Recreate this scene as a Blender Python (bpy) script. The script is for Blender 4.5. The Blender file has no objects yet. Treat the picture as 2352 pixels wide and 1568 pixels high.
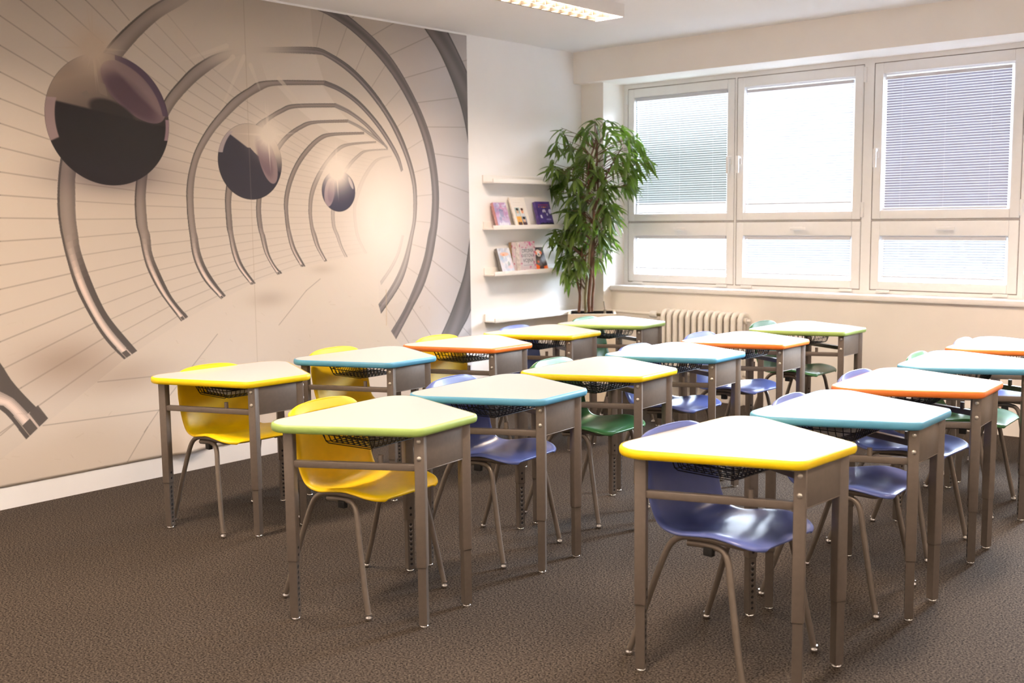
import bpy, bmesh, math, random
import numpy as np
from mathutils import Vector, Matrix

# ------------------------------------------------------------------ camera, world, light, exposure
SC = bpy.context.scene
COL = SC.collection
SC.view_settings.view_transform = 'Standard'
SC.view_settings.look = 'None'
SC.view_settings.gamma = 1.0
SC.view_settings.use_curve_mapping = False
SC.view_settings.exposure = 1.14
SC.cycles.use_denoising = True
SC.cycles.max_bounces = 10
SC.cycles.diffuse_bounces = 6
SC.cycles.glossy_bounces = 4
SC.cycles.transparent_max_bounces = 12
SC.cycles.sample_clamp_indirect = 6.0

YAW, PITCH, ROLL = math.radians(-41.0825), math.radians(-6.5313), math.radians(-0.7057)
fw = Vector((math.sin(YAW) * math.cos(PITCH), math.cos(YAW) * math.cos(PITCH), math.sin(PITCH)))
rt = Vector((math.cos(YAW), -math.sin(YAW), 0))
up = rt.cross(fw)
r2 = rt * math.cos(ROLL) + up * math.sin(ROLL)
u2 = -rt * math.sin(ROLL) + up * math.cos(ROLL)
cam = bpy.data.cameras.new('camera')
cam.sensor_width = 36.0
cam.lens = 2470.28 / 2352 * 36.0
cam.clip_start = 0.05
cam.dof.use_dof = True
cam.dof.focus_distance = 5.0
cam.dof.aperture_fstop = 3.2
cam_o = bpy.data.objects.new('camera', cam)
COL.objects.link(cam_o)
M3 = Matrix((r2, u2, -fw)).transposed()
cam_o.matrix_world = Matrix.Translation((5.6568, -7.5298, 1.4907)) @ M3.to_4x4()
SC.camera = cam_o

SKY_STRENGTH = 78.0
LAMP_POWER = 42.0
LAMP_COLOR = (1.0, 0.78, 0.60)
w = bpy.data.worlds.new('overcast_sky')
SC.world = w
w.use_nodes = True
nt = w.node_tree
bg = nt.nodes['Background']
tc = nt.nodes.new('ShaderNodeTexCoord')
sx = nt.nodes.new('ShaderNodeSeparateXYZ')
rp = nt.nodes.new('ShaderNodeValToRGB')
nt.links.new(tc.outputs['Generated'], sx.inputs[0])
nt.links.new(sx.outputs['Z'], rp.inputs[0])
# dim ground, horizon darkened to keep blind slats readable, bright overcast sky above it
mpz = nt.nodes.new('ShaderNodeMapRange')
mpz.inputs['From Min'].default_value = -0.5
mpz.inputs['From Max'].default_value = 0.5
nt.links.new(sx.outputs['Z'], mpz.inputs['Value'])
nt.links.new(mpz.outputs[0], rp.inputs[0])
els = rp.color_ramp.elements
els[0].position, els[0].color = 0.0, (0.009, 0.009, 0.009, 1)
els[1].position, els[1].color = 0.86, (0.78, 0.86, 1.0, 1)
for ps, cl in ((0.44, (0.0088, 0.0094, 0.0097, 1)), (0.52, (0.0105, 0.0113, 0.012, 1)), (0.64, (0.015, 0.016, 0.0175, 1))):
    e = els.new(ps); e.color = cl
nt.links.new(rp.outputs[0], bg.inputs[0])
bg.inputs[1].default_value = SKY_STRENGTH

def portal(name, x0, x1, z0, z1, y):
    """sampling portal in a window opening: steers sky samples, gives no light of its own"""
    l = bpy.data.lights.new(name, 'AREA')
    l.shape = 'RECTANGLE'
    l.size, l.size_y = x1 - x0, z1 - z0
    l.cycles.is_portal = True
    o = bpy.data.objects.new(name, l)
    COL.objects.link(o)
    o.location = ((x0 + x1) / 2, y, (z0 + z1) / 2)
    o.rotation_euler = (math.radians(-90), 0, 0)

portal('sky_portal', 0.25, 3.50, 0.92, 2.60, 0.31)
portal('sky_portal', 3.50, 4.58, 0.92, 2.60, 0.31)

# ------------------------------------------------------------------ helpers
def link(o):
    COL.objects.link(o)
    return o

def tag(o, label=None, cat=None, group=None, kind=None):
    if label: o['label'] = label
    if cat: o['category'] = cat
    if group: o['group'] = group
    if kind: o['kind'] = kind
    return o

def empty(name, loc=(0, 0, 0), rz=0.0):
    o = bpy.data.objects.new(name, None)
    o.empty_display_size = 0.1
    o.location = loc
    o.rotation_euler = (0, 0, rz)
    return link(o)

def copy_tree(o, parent=None):
    c = o.copy()
    COL.objects.link(c)
    c.parent = parent
    for ch in list(o.children):
        copy_tree(ch, c)
    return c

class MB:
    """collects geometry of ONE part"""
    def __init__(s):
        s.v, s.f, s.m = [], [], []
    def add(s, verts, faces, mi=0):
        b = len(s.v)
        s.v += [tuple(p) for p in verts]
        s.f += [tuple(i + b for i in f) for f in faces]
        s.m += [mi] * len(faces)
        return s
    def box(s, x0, x1, y0, y1, z0, z1, mi=0, T=None):
        vs = [Vector((x, y, z)) for x in (x0, x1) for y in (y0, y1) for z in (z0, z1)]
        if T is not None: vs = [T @ p for p in vs]
        return s.add(vs, [(0, 1, 3, 2), (4, 6, 7, 5), (0, 4, 5, 1), (2, 3, 7, 6), (0, 2, 6, 4), (1, 5, 7, 3)], mi)
    def tube(s, pts, r, n=10, closed=False, cap=True, mi=0):
        P = [Vector(p) for p in pts]
        N = len(P)
        rr = r if isinstance(r, (list, tuple)) else [r] * N
        vs, prev = [], None
        for i in range(N):
            if closed: t = P[(i + 1) % N] - P[i - 1]
            else: t = P[min(i + 1, N - 1)] - P[max(i - 1, 0)]
            t.normalize()
            if prev is None:
                a = Vector((0, 0, 1)) if abs(t.z) < 0.9 else Vector((1, 0, 0))
                prev = t.cross(a).normalized()
            else:
                prev = (prev - t * prev.dot(t)).normalized()
            b = t.cross(prev)
            for k in range(n):
                an = 2 * math.pi * k / n
                vs.append(P[i] + (prev * math.cos(an) + b * math.sin(an)) * rr[i])
        fs = []
        for i in range(N if closed else N - 1):
            j = (i + 1) % N
            for k in range(n):
                k2 = (k + 1) % n
                fs.append((i * n + k, i * n + k2, j * n + k2, j * n + k))
        if cap and not closed:
            fs.append(tuple(range(n - 1, -1, -1)))
            fs.append(tuple((N - 1) * n + k for k in range(n)))
        return s.add(vs, fs, mi)
    def lathe(s, prof, n=20, T=None, mi=0):
        """prof: list of (radius, z), turned about z"""
        vs = []
        for r, z in prof:
            for k in range(n):
                a = 2 * math.pi * k / n
                p = Vector((r * math.cos(a), r * math.sin(a), z))
                vs.append(T @ p if T is not None else p)
        fs = []
        for i in range(len(prof) - 1):
            for k in range(n):
                k2 = (k + 1) % n
                fs.append((i * n + k, i * n + k2, (i + 1) * n + k2, (i + 1) * n + k))
        fs.append(tuple(range(n - 1, -1, -1)))
        fs.append(tuple((len(prof) - 1) * n + k for k in range(n)))
        return s.add(vs, fs, mi)
    def loops(s, L, cap0=True, cap1=True, mi=0):
        n = len(L[0])
        vs = [p for l in L for p in l]
        fs = []
        for i in range(len(L) - 1):
            for k in range(n):
                k2 = (k + 1) % n
                fs.append((i * n + k, i * n + k2, (i + 1) * n + k2, (i + 1) * n + k))
        if cap0: fs.append(tuple(range(n - 1, -1, -1)))
        if cap1: fs.append(tuple((len(L) - 1) * n + k for k in range(n)))
        return s.add(vs, fs, mi)
    def mesh(s, name, mats, smooth=None):
        me = bpy.data.meshes.new(name)
        me.from_pydata(s.v, [], s.f)
        for m in (mats if isinstance(mats, (list, tuple)) else [mats]):
            me.materials.append(m)
        if any(s.m): me.polygons.foreach_set('material_index', s.m)
        bm = bmesh.new(); bm.from_mesh(me)
        bmesh.ops.recalc_face_normals(bm, faces=bm.faces)
        bm.to_mesh(me); bm.free()
        if smooth is not None:
            me.shade_smooth()
            if smooth < 180: me.set_sharp_from_angle(angle=math.radians(smooth))
        me.update()
        return me
    def build(s, name, mats, parent=None, smooth=None, bevel=0.0, segs=2):
        me = s.mesh(name, mats, smooth if not bevel else None)
        if bevel:
            bm = bmesh.new(); bm.from_mesh(me)
            ed = [e for e in bm.edges if len(e.link_faces) == 2 and e.calc_face_angle(0) > 0.6]
            bmesh.ops.bevel(bm, geom=ed, offset=bevel, segments=segs, profile=0.5, affect='EDGES', clamp_overlap=True)
            bm.to_mesh(me); bm.free()
            me.shade_smooth(); me.set_sharp_from_angle(angle=math.radians(50))
        o = bpy.data.objects.new(name, me)
        o.parent = parent
        return link(o)

def crom(P, n):
    """Catmull-Rom through P (any dimension), n samples per span"""
    P = [np.array(p, float) for p in P]
    out = []
    for i in range(len(P) - 1):
        p0, p1, p2, p3 = P[max(i - 1, 0)], P[i], P[i + 1], P[min(i + 2, len(P) - 1)]
        for k in range(n):
            t = k / n
            out.append(0.5 * (2 * p1 + (p2 - p0) * t + (2 * p0 - 5 * p1 + 4 * p2 - p3) * t * t + (3 * p1 - p0 - 3 * p2 + p3) * t ** 3))
    out.append(P[-1])
    return out

# ------------------------------------------------------------------ materials
def srgb(r, g, b):
    f = lambda c: (c / 255.0) / 12.92 if c / 255.0 <= 0.04045 else ((c / 255.0 + 0.055) / 1.055) ** 2.4
    return (f(r), f(g), f(b), 1.0)

def mat(name, col, rough=0.5, metal=0.0, vary=0.06, scale=30.0, bump=0.0, bscale=200.0, spec=0.5, coat=0.0):
    m = bpy.data.materials.new(name)
    m.use_nodes = True
    n, l = m.node_tree.nodes, m.node_tree.links
    b = n['Principled BSDF']
    b.inputs['Roughness'].default_value = rough
    b.inputs['Metallic'].default_value = metal
    b.inputs['Specular IOR Level'].default_value = spec
    b.inputs['Coat Weight'].default_value = coat
    tcn = n.new('ShaderNodeTexCoord')
    nz = n.new('ShaderNodeTexNoise')
    nz.inputs['Scale'].default_value = scale
    nz.inputs['Detail'].default_value = 4.0
    l.new(tcn.outputs['Object'], nz.inputs['Vector'])
    cr = n.new('ShaderNodeValToRGB')
    c = col
    cr.color_ramp.elements[0].position, cr.color_ramp.elements[1].position = 0.3, 0.7
    cr.color_ramp.elements[0].color = (c[0] * (1 - vary), c[1] * (1 - vary), c[2] * (1 - vary), 1)
    cr.color_ramp.elements[1].color = (min(c[0] * (1 + vary), 1), min(c[1] * (1 + vary), 1), min(c[2] * (1 + vary), 1), 1)
    l.new(nz.outputs['Fac'], cr.inputs[0])
    l.new(cr.outputs[0], b.inputs['Base Color'])
    if bump:
        nb = n.new('ShaderNodeTexNoise')
        nb.inputs['Scale'].default_value = bscale
        nb.inputs['Detail'].default_value = 3.0
        l.new(tcn.outputs['Object'], nb.inputs['Vector'])
        bp = n.new('ShaderNodeBump')
        bp.inputs['Strength'].default_value = bump
        bp.inputs['Distance'].default_value = 0.002
        l.new(nb.outputs['Fac'], bp.inputs['Height'])
        l.new(bp.outputs[0], b.inputs['Normal'])
    return m

def image_mat(name, arr, rough=0.6, bump=0.0):
    """arr: HxWx3 sRGB floats computed here by the painter below, row 0 = bottom"""
    h, wd = arr.shape[:2]
    im = bpy.data.images.new(name, wd, h, alpha=False, float_buffer=False)
    px = np.ones((h, wd, 4), np.float32)
    px[..., :3] = np.clip(arr, 0, 1)
    im.pixels.foreach_set(px.ravel())
    im.update()
    im.pack()
    m = bpy.data.materials.new(name)
    m.use_nodes = True
    n, l = m.node_tree.nodes, m.node_tree.links
    b = n['Principled BSDF']
    b.inputs['Roughness'].default_value = rough
    t = n.new('ShaderNodeTexImage'); t.image = im; t.extension = 'EXTEND'
    l.new(t.outputs['Color'], b.inputs['Base Color'])
    if bump:
        tcn = n.new('ShaderNodeTexCoord'); nb = n.new('ShaderNodeTexNoise'); bp = n.new('ShaderNodeBump')
        nb.inputs['Scale'].default_value = 25.0; nb.inputs['Detail'].default_value = 6.0
        l.new(tcn.outputs['Object'], nb.inputs['Vector']); l.new(nb.outputs['Fac'], bp.inputs['Height'])
        bp.inputs['Strength'].default_value = bump; bp.inputs['Distance'].default_value = 0.004
        l.new(bp.outputs[0], b.inputs['Normal'])
    return m

def carpet_mat():
    m = bpy.data.materials.new('carpet')
    m.use_nodes = True
    n, l = m.node_tree.nodes, m.node_tree.links
    b = n['Principled BSDF']
    b.inputs['Roughness'].default_value = 1.0
    b.inputs['Specular IOR Level'].default_value = 0.1
    tcn = n.new('ShaderNodeTexCoord')
    a = n.new('ShaderNodeTexNoise'); a.inputs['Scale'].default_value = 135.0; a.inputs['Detail'].default_value = 3.0; a.inputs['Roughness'].default_value = 0.7
    c = n.new('ShaderNodeTexNoise'); c.inputs['Scale'].default_value = 2.2; c.inputs['Detail'].default_value = 3.0
    for x in (a, c): l.new(tcn.outputs['Object'], x.inputs['Vector'])
    r = n.new('ShaderNodeValToRGB')
    r.color_ramp.elements[0].position, r.color_ramp.elements[1].position = 0.38, 0.62
    r.color_ramp.elements[0].color = CARPET_LO
    r.color_ramp.elements[1].color = CARPET_HI
    l.new(a.outputs['Fac'], r.inputs[0])
    mx = n.new('ShaderNodeMix'); mx.data_type = 'RGBA'; mx.blend_type = 'MULTIPLY'; mx.inputs[0].default_value = 0.35
    l.new(r.outputs[0], mx.inputs[6]); l.new(c.outputs['Color'], mx.inputs[7])
    r2_ = n.new('ShaderNodeValToRGB'); r2_.color_ramp.elements[0].color = (0.55, 0.55, 0.55, 1); r2_.color_ramp.elements[1].color = (1, 1, 1, 1)
    l.new(c.outputs['Fac'], r2_.inputs[0]); l.new(r2_.outputs[0], mx.inputs[7])
    l.new(mx.outputs[2], b.inputs['Base Color'])
    bp = n.new('ShaderNodeBump'); bp.inputs['Strength'].default_value = 0.2; bp.inputs['Distance'].default_value = 0.004
    l.new(a.outputs['Fac'], bp.inputs['Height']); l.new(bp.outputs[0], b.inputs['Normal'])
    return m

CARPET_LO = (0.004, 0.003, 0.0025, 1)
CARPET_HI = (0.116, 0.092, 0.073, 1)

def glass_mat():
    m = bpy.data.materials.new('window_glass')
    m.use_nodes = True
    n, l = m.node_tree.nodes, m.node_tree.links
    n.remove(n['Principled BSDF'])
    out = n['Material Output']
    tr = n.new('ShaderNodeBsdfTransparent'); tr.inputs[0].default_value = (0.95, 0.97, 0.97, 1)
    gl = n.new('ShaderNodeBsdfGlossy'); gl.inputs['Roughness'].default_value = 0.02
    fr = n.new('ShaderNodeFresnel'); fr.inputs[0].default_value = 1.3
    mx = n.new('ShaderNodeMixShader')
    l.new(fr.outputs[0], mx.inputs[0]); l.new(tr.outputs[0], mx.inputs[1]); l.new(gl.outputs[0], mx.inputs[2])
    l.new(mx.outputs[0], out.inputs[0])
    return m

def leaf_mat(name, c1, c2):
    m = bpy.data.materials.new(name)
    m.use_nodes = True
    n, l = m.node_tree.nodes, m.node_tree.links
    b = n['Principled BSDF']
    out = n['Material Output']
    b.inputs['Roughness'].default_value = 0.38
    tcn = n.new('ShaderNodeTexCoord'); nz = n.new('ShaderNodeTexNoise'); nz.inputs['Scale'].default_value = 9.0
    l.new(tcn.outputs['Object'], nz.inputs['Vector'])
    cr = n.new('ShaderNodeValToRGB'); cr.color_ramp.elements[0].position = 0.35; cr.color_ramp.elements[1].position = 0.68
    cr.color_ramp.elements[0].color = c1; cr.color_ramp.elements[1].color = c2
    l.new(nz.outputs['Fac'], cr.inputs[0]); l.new(cr.outputs[0], b.inputs['Base Color'])
    tl = n.new('ShaderNodeBsdfTranslucent'); tl.inputs[0].default_value = (0.20, 0.36, 0.03, 1)
    mx = n.new('ShaderNodeMixShader'); mx.inputs[0].default_value = 0.33
    l.new(b.outputs[0], mx.inputs[1]); l.new(tl.outputs[0], mx.inputs[2]); l.new(mx.outputs[0], out.inputs[0])
    return m

def emit_mat(name, col, s):
    m = bpy.data.materials.new(name)
    m.use_nodes = True
    b = m.node_tree.nodes['Principled BSDF']
    b.inputs['Base Color'].default_value = (0.9, 0.9, 0.9, 1)
    b.inputs['Emission Color'].default_value = (*col, 1)
    b.inputs['Emission Strength'].default_value = s
    return m

M = {}
M['white_wall'] = mat('white_wall_paint', (0.92, 0.915, 0.92), 0.75, vary=0.015, scale=3, bump=0.12, bscale=60)
M['cream_wall'] = mat('cream_wall_paint', (0.93, 0.885, 0.83), 0.75, vary=0.02, scale=3, bump=0.12, bscale=60)
M['ceiling'] = mat('ceiling_paint', (0.86, 0.85, 0.85), 0.85, vary=0.01, scale=2, bump=0.05, bscale=80)
M['carpet'] = carpet_mat()
M['upvc'] = mat('white_window_plastic', (0.94, 0.94, 0.94), 0.32, vary=0.01)
M['gasket'] = mat('dark_window_gasket', (0.30, 0.26, 0.24), 0.7)
M['sill'] = mat('sill_laminate', (0.91, 0.89, 0.87), 0.3, vary=0.01)
M['glass'] = glass_mat()
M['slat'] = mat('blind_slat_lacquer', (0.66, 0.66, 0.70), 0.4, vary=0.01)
M['slat_shade_grey'] = mat('grey_shaded_blind_slat', (0.36, 0.355, 0.41), 0.4, vary=0.01)  # same white slats, backlit shade of the right blind put into the colour
M['slat_shade_green'] = mat('grey_green_shaded_slat', (0.24, 0.265, 0.255), 0.4, vary=0.01)  # left blind: backlit grey-green shade painted into the slat colour
M['slat_shade_pale'] = mat('pale_shaded_slat', (0.42, 0.43, 0.45), 0.4, vary=0.01)  # slat colour darkened as backlit shade, so slats show against the sky
M['chrome'] = mat('chrome', (0.78, 0.76, 0.74), 0.16, metal=1.0, vary=0.02)
M['bolt'] = mat('zinc_bolt', (0.72, 0.69, 0.64), 0.35, metal=0.7, vary=0.04)
M['taupe'] = mat('taupe_powder_coat', (0.190, 0.156, 0.130), 0.42, metal=0.25, vary=0.05, scale=60, bump=0.08, bscale=900)
M['taupe_tube'] = mat('taupe_tube_coat', (0.190, 0.158, 0.130), 0.36, metal=0.35, vary=0.05, scale=60)
M['inner_leg'] = mat('taupe_inner_leg', (0.172, 0.143, 0.120), 0.3, metal=0.4, vary=0.05, scale=60)
M['hole'] = mat('dark_leg_hole', (0.012, 0.010, 0.009), 0.8)
M['laminate'] = mat('white_laminate', (0.55, 0.543, 0.535), 0.28, vary=0.012, scale=4, spec=0.45)
M['wire'] = mat('black_wire', (0.012, 0.011, 0.013), 0.4, metal=0.3)
M['rubber'] = mat('black_rubber', (0.010, 0.010, 0.010), 0.6)
EDGE = {'yellow': mat('yellow_edge_band', srgb(250, 214, 6), 0.38, vary=0.03),
        'blue': mat('blue_edge_band', srgb(92, 164, 200), 0.38, vary=0.03),
        'orange': mat('orange_edge_band', srgb(246, 128, 46), 0.38, vary=0.03),
        'green': mat('green_edge_band', srgb(160, 190, 104), 0.38, vary=0.03)}
SHELL = {'yellow': mat('yellow_chair_plastic', srgb(248, 208, 4), 0.42, vary=0.03, bump=0.05, bscale=500),
         'blue': mat('blue_chair_plastic', srgb(98, 112, 178), 0.29, vary=0.03, bump=0.05, bscale=500),
         'green': mat('green_chair_plastic', srgb(64, 118, 70), 0.28, vary=0.03, bump=0.05, bscale=500)}

LAMPS_ELSEWHERE = [(1.388, -5.60), (3.90, -5.60), (6.30, -2.24), (6.30, -5.60), (3.90, -8.4), (1.388, -8.4), (3.90, -2.24)]

# ------------------------------------------------------------------ room shell
HC = 2.862                    # ceiling height
XR, YF = 7.6, -9.6            # right wall, front wall (behind the viewpoint)
BEAM_Z, BEAM_Y = 2.606, -0.213
PIL_X, PIL_Y = 0.230, -0.107
YW = 0.189                    # room side of the window sashes
def struct(name, mb, m, parent=None, **k):
    o = mb.build(name, m, parent, **k)
    if parent is None: o['kind'] = 'structure'
    return o
struct('floor', MB().box(-0.2, XR + .2, YF - .2, 0.5, -0.10, 0.0), M['carpet'])
struct('ceiling', MB().box(-0.2, XR + .2, YF - .2, 0.5, HC, HC + .15), M['ceiling'])
struct('wall_left', MB().box(-0.2, 0.0, YF - .2, 0.5, 0.0, HC), M['white_wall'])
struct('wall_right', MB().box(XR, XR + .2, YF - .2, 0.5, 0.0, HC), M['white_wall'])
struct('wall_front', MB().box(0.0, XR, YF - .2, YF, 0.0, HC), M['white_wall'])
wb = MB()
wb.box(0.0, PIL_X, PIL_Y, 0.35, 0.0, BEAM_Z)                 # pillar beside the windows
wb.box(0.0, XR, BEAM_Y, 0.35, BEAM_Z, HC)                    # beam over the windows
wb.box(PIL_X, XR, 0.0, 0.35, 0.0, 0.868)                     # wall under the sill
wb.box(4.60, XR, 0.0, 0.35, 0.868, BEAM_Z)                   # wall right of the windows
struct('wall_back', wb, M['cream_wall'])
struct('trim_1', MB().box(PIL_X, 4.60, -0.022, 0.26, 0.868, 0.909), M['sill'], bevel=0.006)
struct('trim_2', MB().box(0.0, 0.006, -6.6, -1.53, HC - 0.012, HC), M['white_wall'])   # thin cornice strip over the mural

# ------------------------------------------------------------------ windows
def ring(mb, x0, x1, z0, z1, a, b, c, d, y0, y1, mi=0):
    """rectangular frame: outer x0..x1, z0..z1, opening a..b, c..d"""
    mb.box(x0, a, y0, y1, z0, z1, mi); mb.box(b, x1, y0, y1, z0, z1, mi)
    mb.box(a, b, y0, y1, z0, c, mi); mb.box(a, b, y0, y1, d, z1, mi)

def sash(root, name, x0, x1, z0, z1, a, b, c, d, handle, hinge):
    s = MB()
    ring(s, x0, x1, z0, z1, a, b, c, d, YW, YW + .062)
    so = s.build(name, M['upvc'], root, bevel=0.006)
    bd = MB()                                                     # glazing bead, set back from the sash face
    ring(bd, a - .004, b + .004, c - .004, d + .004, a + .012, b - .012, c + .012, d - .012, YW + .035, YW + .055)
    bd.build('glazing_bead', M['upvc'], so)
    g = MB(); ring(g, x0 - .006, x1 + .006, z0 - .006, z1 + .006, x0, x1, z0, z1, YW + .010, YW + .016)
    g.build('gasket', M['gasket'], so)
    MB().box(a, b, YW + .045, YW + .049, c, d).build('pane', M['glass'], so)
    h = MB()
    if handle[0] == 'v':
        hx, hz = handle[1:]
        h.box(hx - .014, hx + .014, YW - .010, YW, hz - .035, hz + .035)
        h.box(hx - .009, hx + .009, YW - .045, YW - .008, hz + .008, hz + .026)
        h.box(hx - .011, hx + .011, YW - .055, YW - .040, hz - .105, hz + .030)
    else:
        hx, hz = handle[1:]
        h.box(hx - .040, hx + .040, YW - .010, YW, hz - .014, hz + .014)
        h.box(hx - .036, hx - .018, YW - .042, YW - .008, hz - .009, hz + .009)
        h.box(hx - .040, hx + .085, YW - .052, YW - .038, hz - .011, hz + .011)
    h.build('handle', M['upvc'], so, bevel=0.004)
    for (px, pz, ww, hh) in hinge:
        MB().box(px - ww / 2, px + ww / 2, YW - .012, YW + .002, pz - hh / 2, pz + hh / 2).build('hinge', M['upvc'], so, bevel=0.003)
    return so

BAYS = [  # sash x0, x1, glass a, b, handle side, hinge side, fixed frame x0, x1
    (0.277, 1.299, 0.336, 1.235, 1.268, 'l', 0.230, 1.312),
    (1.325, 2.354, 1.384, 2.288, 1.357, 'r', 1.312, 2.396),
    (2.438, 3.457, 2.500, 3.393, 2.470, 'r', 2.396, 3.500),
    (3.541, 4.563, 3.600, 4.500, 4.532, 'l', 3.500, 4.600)]
ZU0, ZU1, ZL0, ZL1 = 1.452, 2.566, 0.937, 1.437
for i, (x0, x1, a, b, hx, side, f0, f1) in enumerate(BAYS):
    root = empty('window_%d' % (i + 1), (0, 0, 0))
    root['kind'] = 'structure'
    fr = MB()
    for q in ((f0, x0 - .006), (x1 + .006, f1)): fr.box(q[0], q[1], YW + .003, YW + .09, .909, BEAM_Z)
    fr.box(x0 - .006, x1 + .006, YW + .003, YW + .09, .909, ZL0 - .006)
    fr.box(x0 - .006, x1 + .006, YW + .003, YW + .09, ZL1 + .006, ZU0 - .006)
    fr.box(x0 - .006, x1 + .006, YW + .003, YW + .09, ZU1 + .006, BEAM_Z)
    if i == 2: fr.box(f1 - .03, f1, YW - .006, YW + .004, .909, BEAM_Z)
    fr.build('frame', M['upvc'], root)
    hxx = x0 - .012 if side == 'l' else x1 + .014
    sash(root, 'upper_sash', x0, x1, ZU0, ZU1, a, b, 1.515, 2.492, ('v', hx, 1.93),
         [(hxx, ZU0 + .07, .022, .11), (hxx, ZU1 - .07, .022, .11)])
    sash(root, 'lower_sash', x0, x1, ZL0, ZL1, a, b, 1.000, 1.330, ('h', (a + b) / 2 + .02, 1.385),
         [(x0 + .10, ZL0 - .012, .10, .022), (x1 - .10, ZL0 - .012, .10, .022)])

# ------------------------------------------------------------------ venetian blinds
def blind(x0, x1, ztop, zbot, tilt, label, sm='slat'):
    root = empty('venetian_blind', ((x0 + x1) / 2, YW + .020, ztop))
    tag(root, label, 'blind', 'white venetian blinds in the windows')
    cx = (x1 - x0) / 2
    MB().box(-cx - .002, cx + .002, -.012, .012, -.024, 0).build('headrail', M['slat'], root)
    pitch, wd = 0.0182, 0.0165
    s = MB()
    z = -.034
    H = ztop - zbot
    n = int((H - .034 - .020) / pitch)
    tot = n
    for k in range(n):
        t = math.radians(tilt(k / max(tot - 1, 1)) if callable(tilt) else tilt)
        vs = []
        for q in range(5):
            u = (q / 4 - .5) * wd
            bow = .0014 * (1 - (2 * q / 4 - 1) ** 2)
            # inner (room) edge down
            y = u * math.cos(t) + bow * -math.sin(t)
            zz = u * math.sin(t) + bow * math.cos(t)
            vs.append((y, zz))
        zc = z - k * pitch
        V = [(xx, y, zc + zz) for (y, zz) in vs for xx in (-cx, cx)] + [(xx, y, zc + zz - .0005) for (y, zz) in vs for xx in (-cx, cx)]
        F = []
        for q in range(4):
            F.append((2 * q, 2 * q + 1, 2 * q + 3, 2 * q + 2))
            F.append((10 + 2 * q, 12 + 2 * q, 13 + 2 * q, 11 + 2 * q))
        F += [(0, 10, 11, 1), (8, 9, 19, 18)]
        s.add(V, F)
    s.build('slats', M[sm], root, smooth=60)
    zb = z - (n - 1) * pitch - .014
    MB().box(-cx, cx, -.009, .009, zb - .010, zb).build('bottom_rail', M['slat'], root, bevel=.002)
    for f in (-.72, .0, .72):
        MB().tube([(f * cx, -.0095, -.02), (f * cx, -.0095, zb)], .0006, 5).build('ladder_cord', M['slat'], root)
    return root
blind(0.350, 1.222, 2.486, 1.560, lambda f: -(18 + 38 * min(1, max(0, (f - .10) / .45))), 'venetian blind in the tall left window behind the plant, greyer towards its foot', 'slat_shade_green')
blind(1.402, 2.272, 2.470, 1.560, -30, 'palest venetian blind, in the tall middle window, glowing almost white', 'slat_shade_pale')
blind(2.520, 3.372, 2.470, 1.496, -67, 'greyest venetian blind, closed in the tall right window', 'slat_shade_grey')
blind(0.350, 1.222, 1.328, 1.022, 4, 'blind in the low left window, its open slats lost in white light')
blind(1.402, 2.272, 1.324, 1.000, -44, 'short venetian blind in the low middle window above the radiator', 'slat_shade_pale')
blind(2.520, 3.372, 1.324, 0.998, -46, 'short venetian blind in the low right window', 'slat_shade_pale')

# ------------------------------------------------------------------ radiator
rad = empty('radiator', (0.86, -0.10, 0.22))
tag(rad, 'cream cast iron column radiator under the window beside the plant', 'radiator')
M['rad'] = mat('radiator_enamel', (0.90, 0.86, 0.80), 0.35, vary=0.02)
sec = None
def ringpath(d, h, r, n=6):
    P = []
    for (cy, cz, a0) in ((d - r, h - r, 0), (-d + r, h - r, 90), (-d + r, r, 180), (d - r, r, 270)):
        for k in range(n + 1):
            a = math.radians(a0 + 90 * k / n)
            P.append((0, cy + r * math.cos(a), cz + r * math.sin(a)))
    return P
NSEC, PITCHR = 13, 0.0585
for k in range(NSEC):
    if sec is None:
        m = MB()
        m.tube(ringpath(.058, .505, .045), .021, 10, closed=True)
        for hz in (.045, .460):
            m.tube([(-PITCHR / 2, 0, hz), (PITCHR / 2, 0, hz)], .026, 12)
        m.tube([(0, 0, .04), (0, 0, .47)], .014, 8)
        sec = m.mesh('section', M['rad'], 60)
    o = link(bpy.data.objects.new('section', sec))
    o.parent = rad
    o.location = (k * PITCHR, 0, 0)
m = MB()
for k in (1, NSEC - 2):
    m.box(k * PITCHR - .012, k * PITCHR + .012, -.03, .094, -.22, .02)
m.build('foot', M['rad'], rad)
MB().tube([(-.62, .02, .478), (-.15, .02, .470)], .013, 10).build('supply_pipe', M['rad'], rad, smooth=60)
v = MB()
TT = Matrix.Translation((-.16, .0, .470)) @ Matrix.Rotation(math.radians(90), 4, 'Y')
v.lathe([(.012, 0), (.026, .004), (.030, .020), (.030, .055), (.024, .066), (.010, .068)], 18, TT)
v.build('valve_head', mat('valve_plastic', (.86, .84, .80), .35), rad, smooth=40)
MB().tube([(-.095, 0, .470), (-.02, 0, .466)], .012, 10).build('valve_nut', mat('aged_brass', (.30, .24, .15), .35, metal=.9), rad)
MB().lathe([(.006, 0), (.012, .004), (.012, .030), (.004, .034)], 12, Matrix.Translation(((NSEC - 1) * PITCHR + .028, 0, .460)) @ Matrix.Rotation(math.radians(90), 4, 'Y')).build('bleed_valve', M['rad'], rad)

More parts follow.
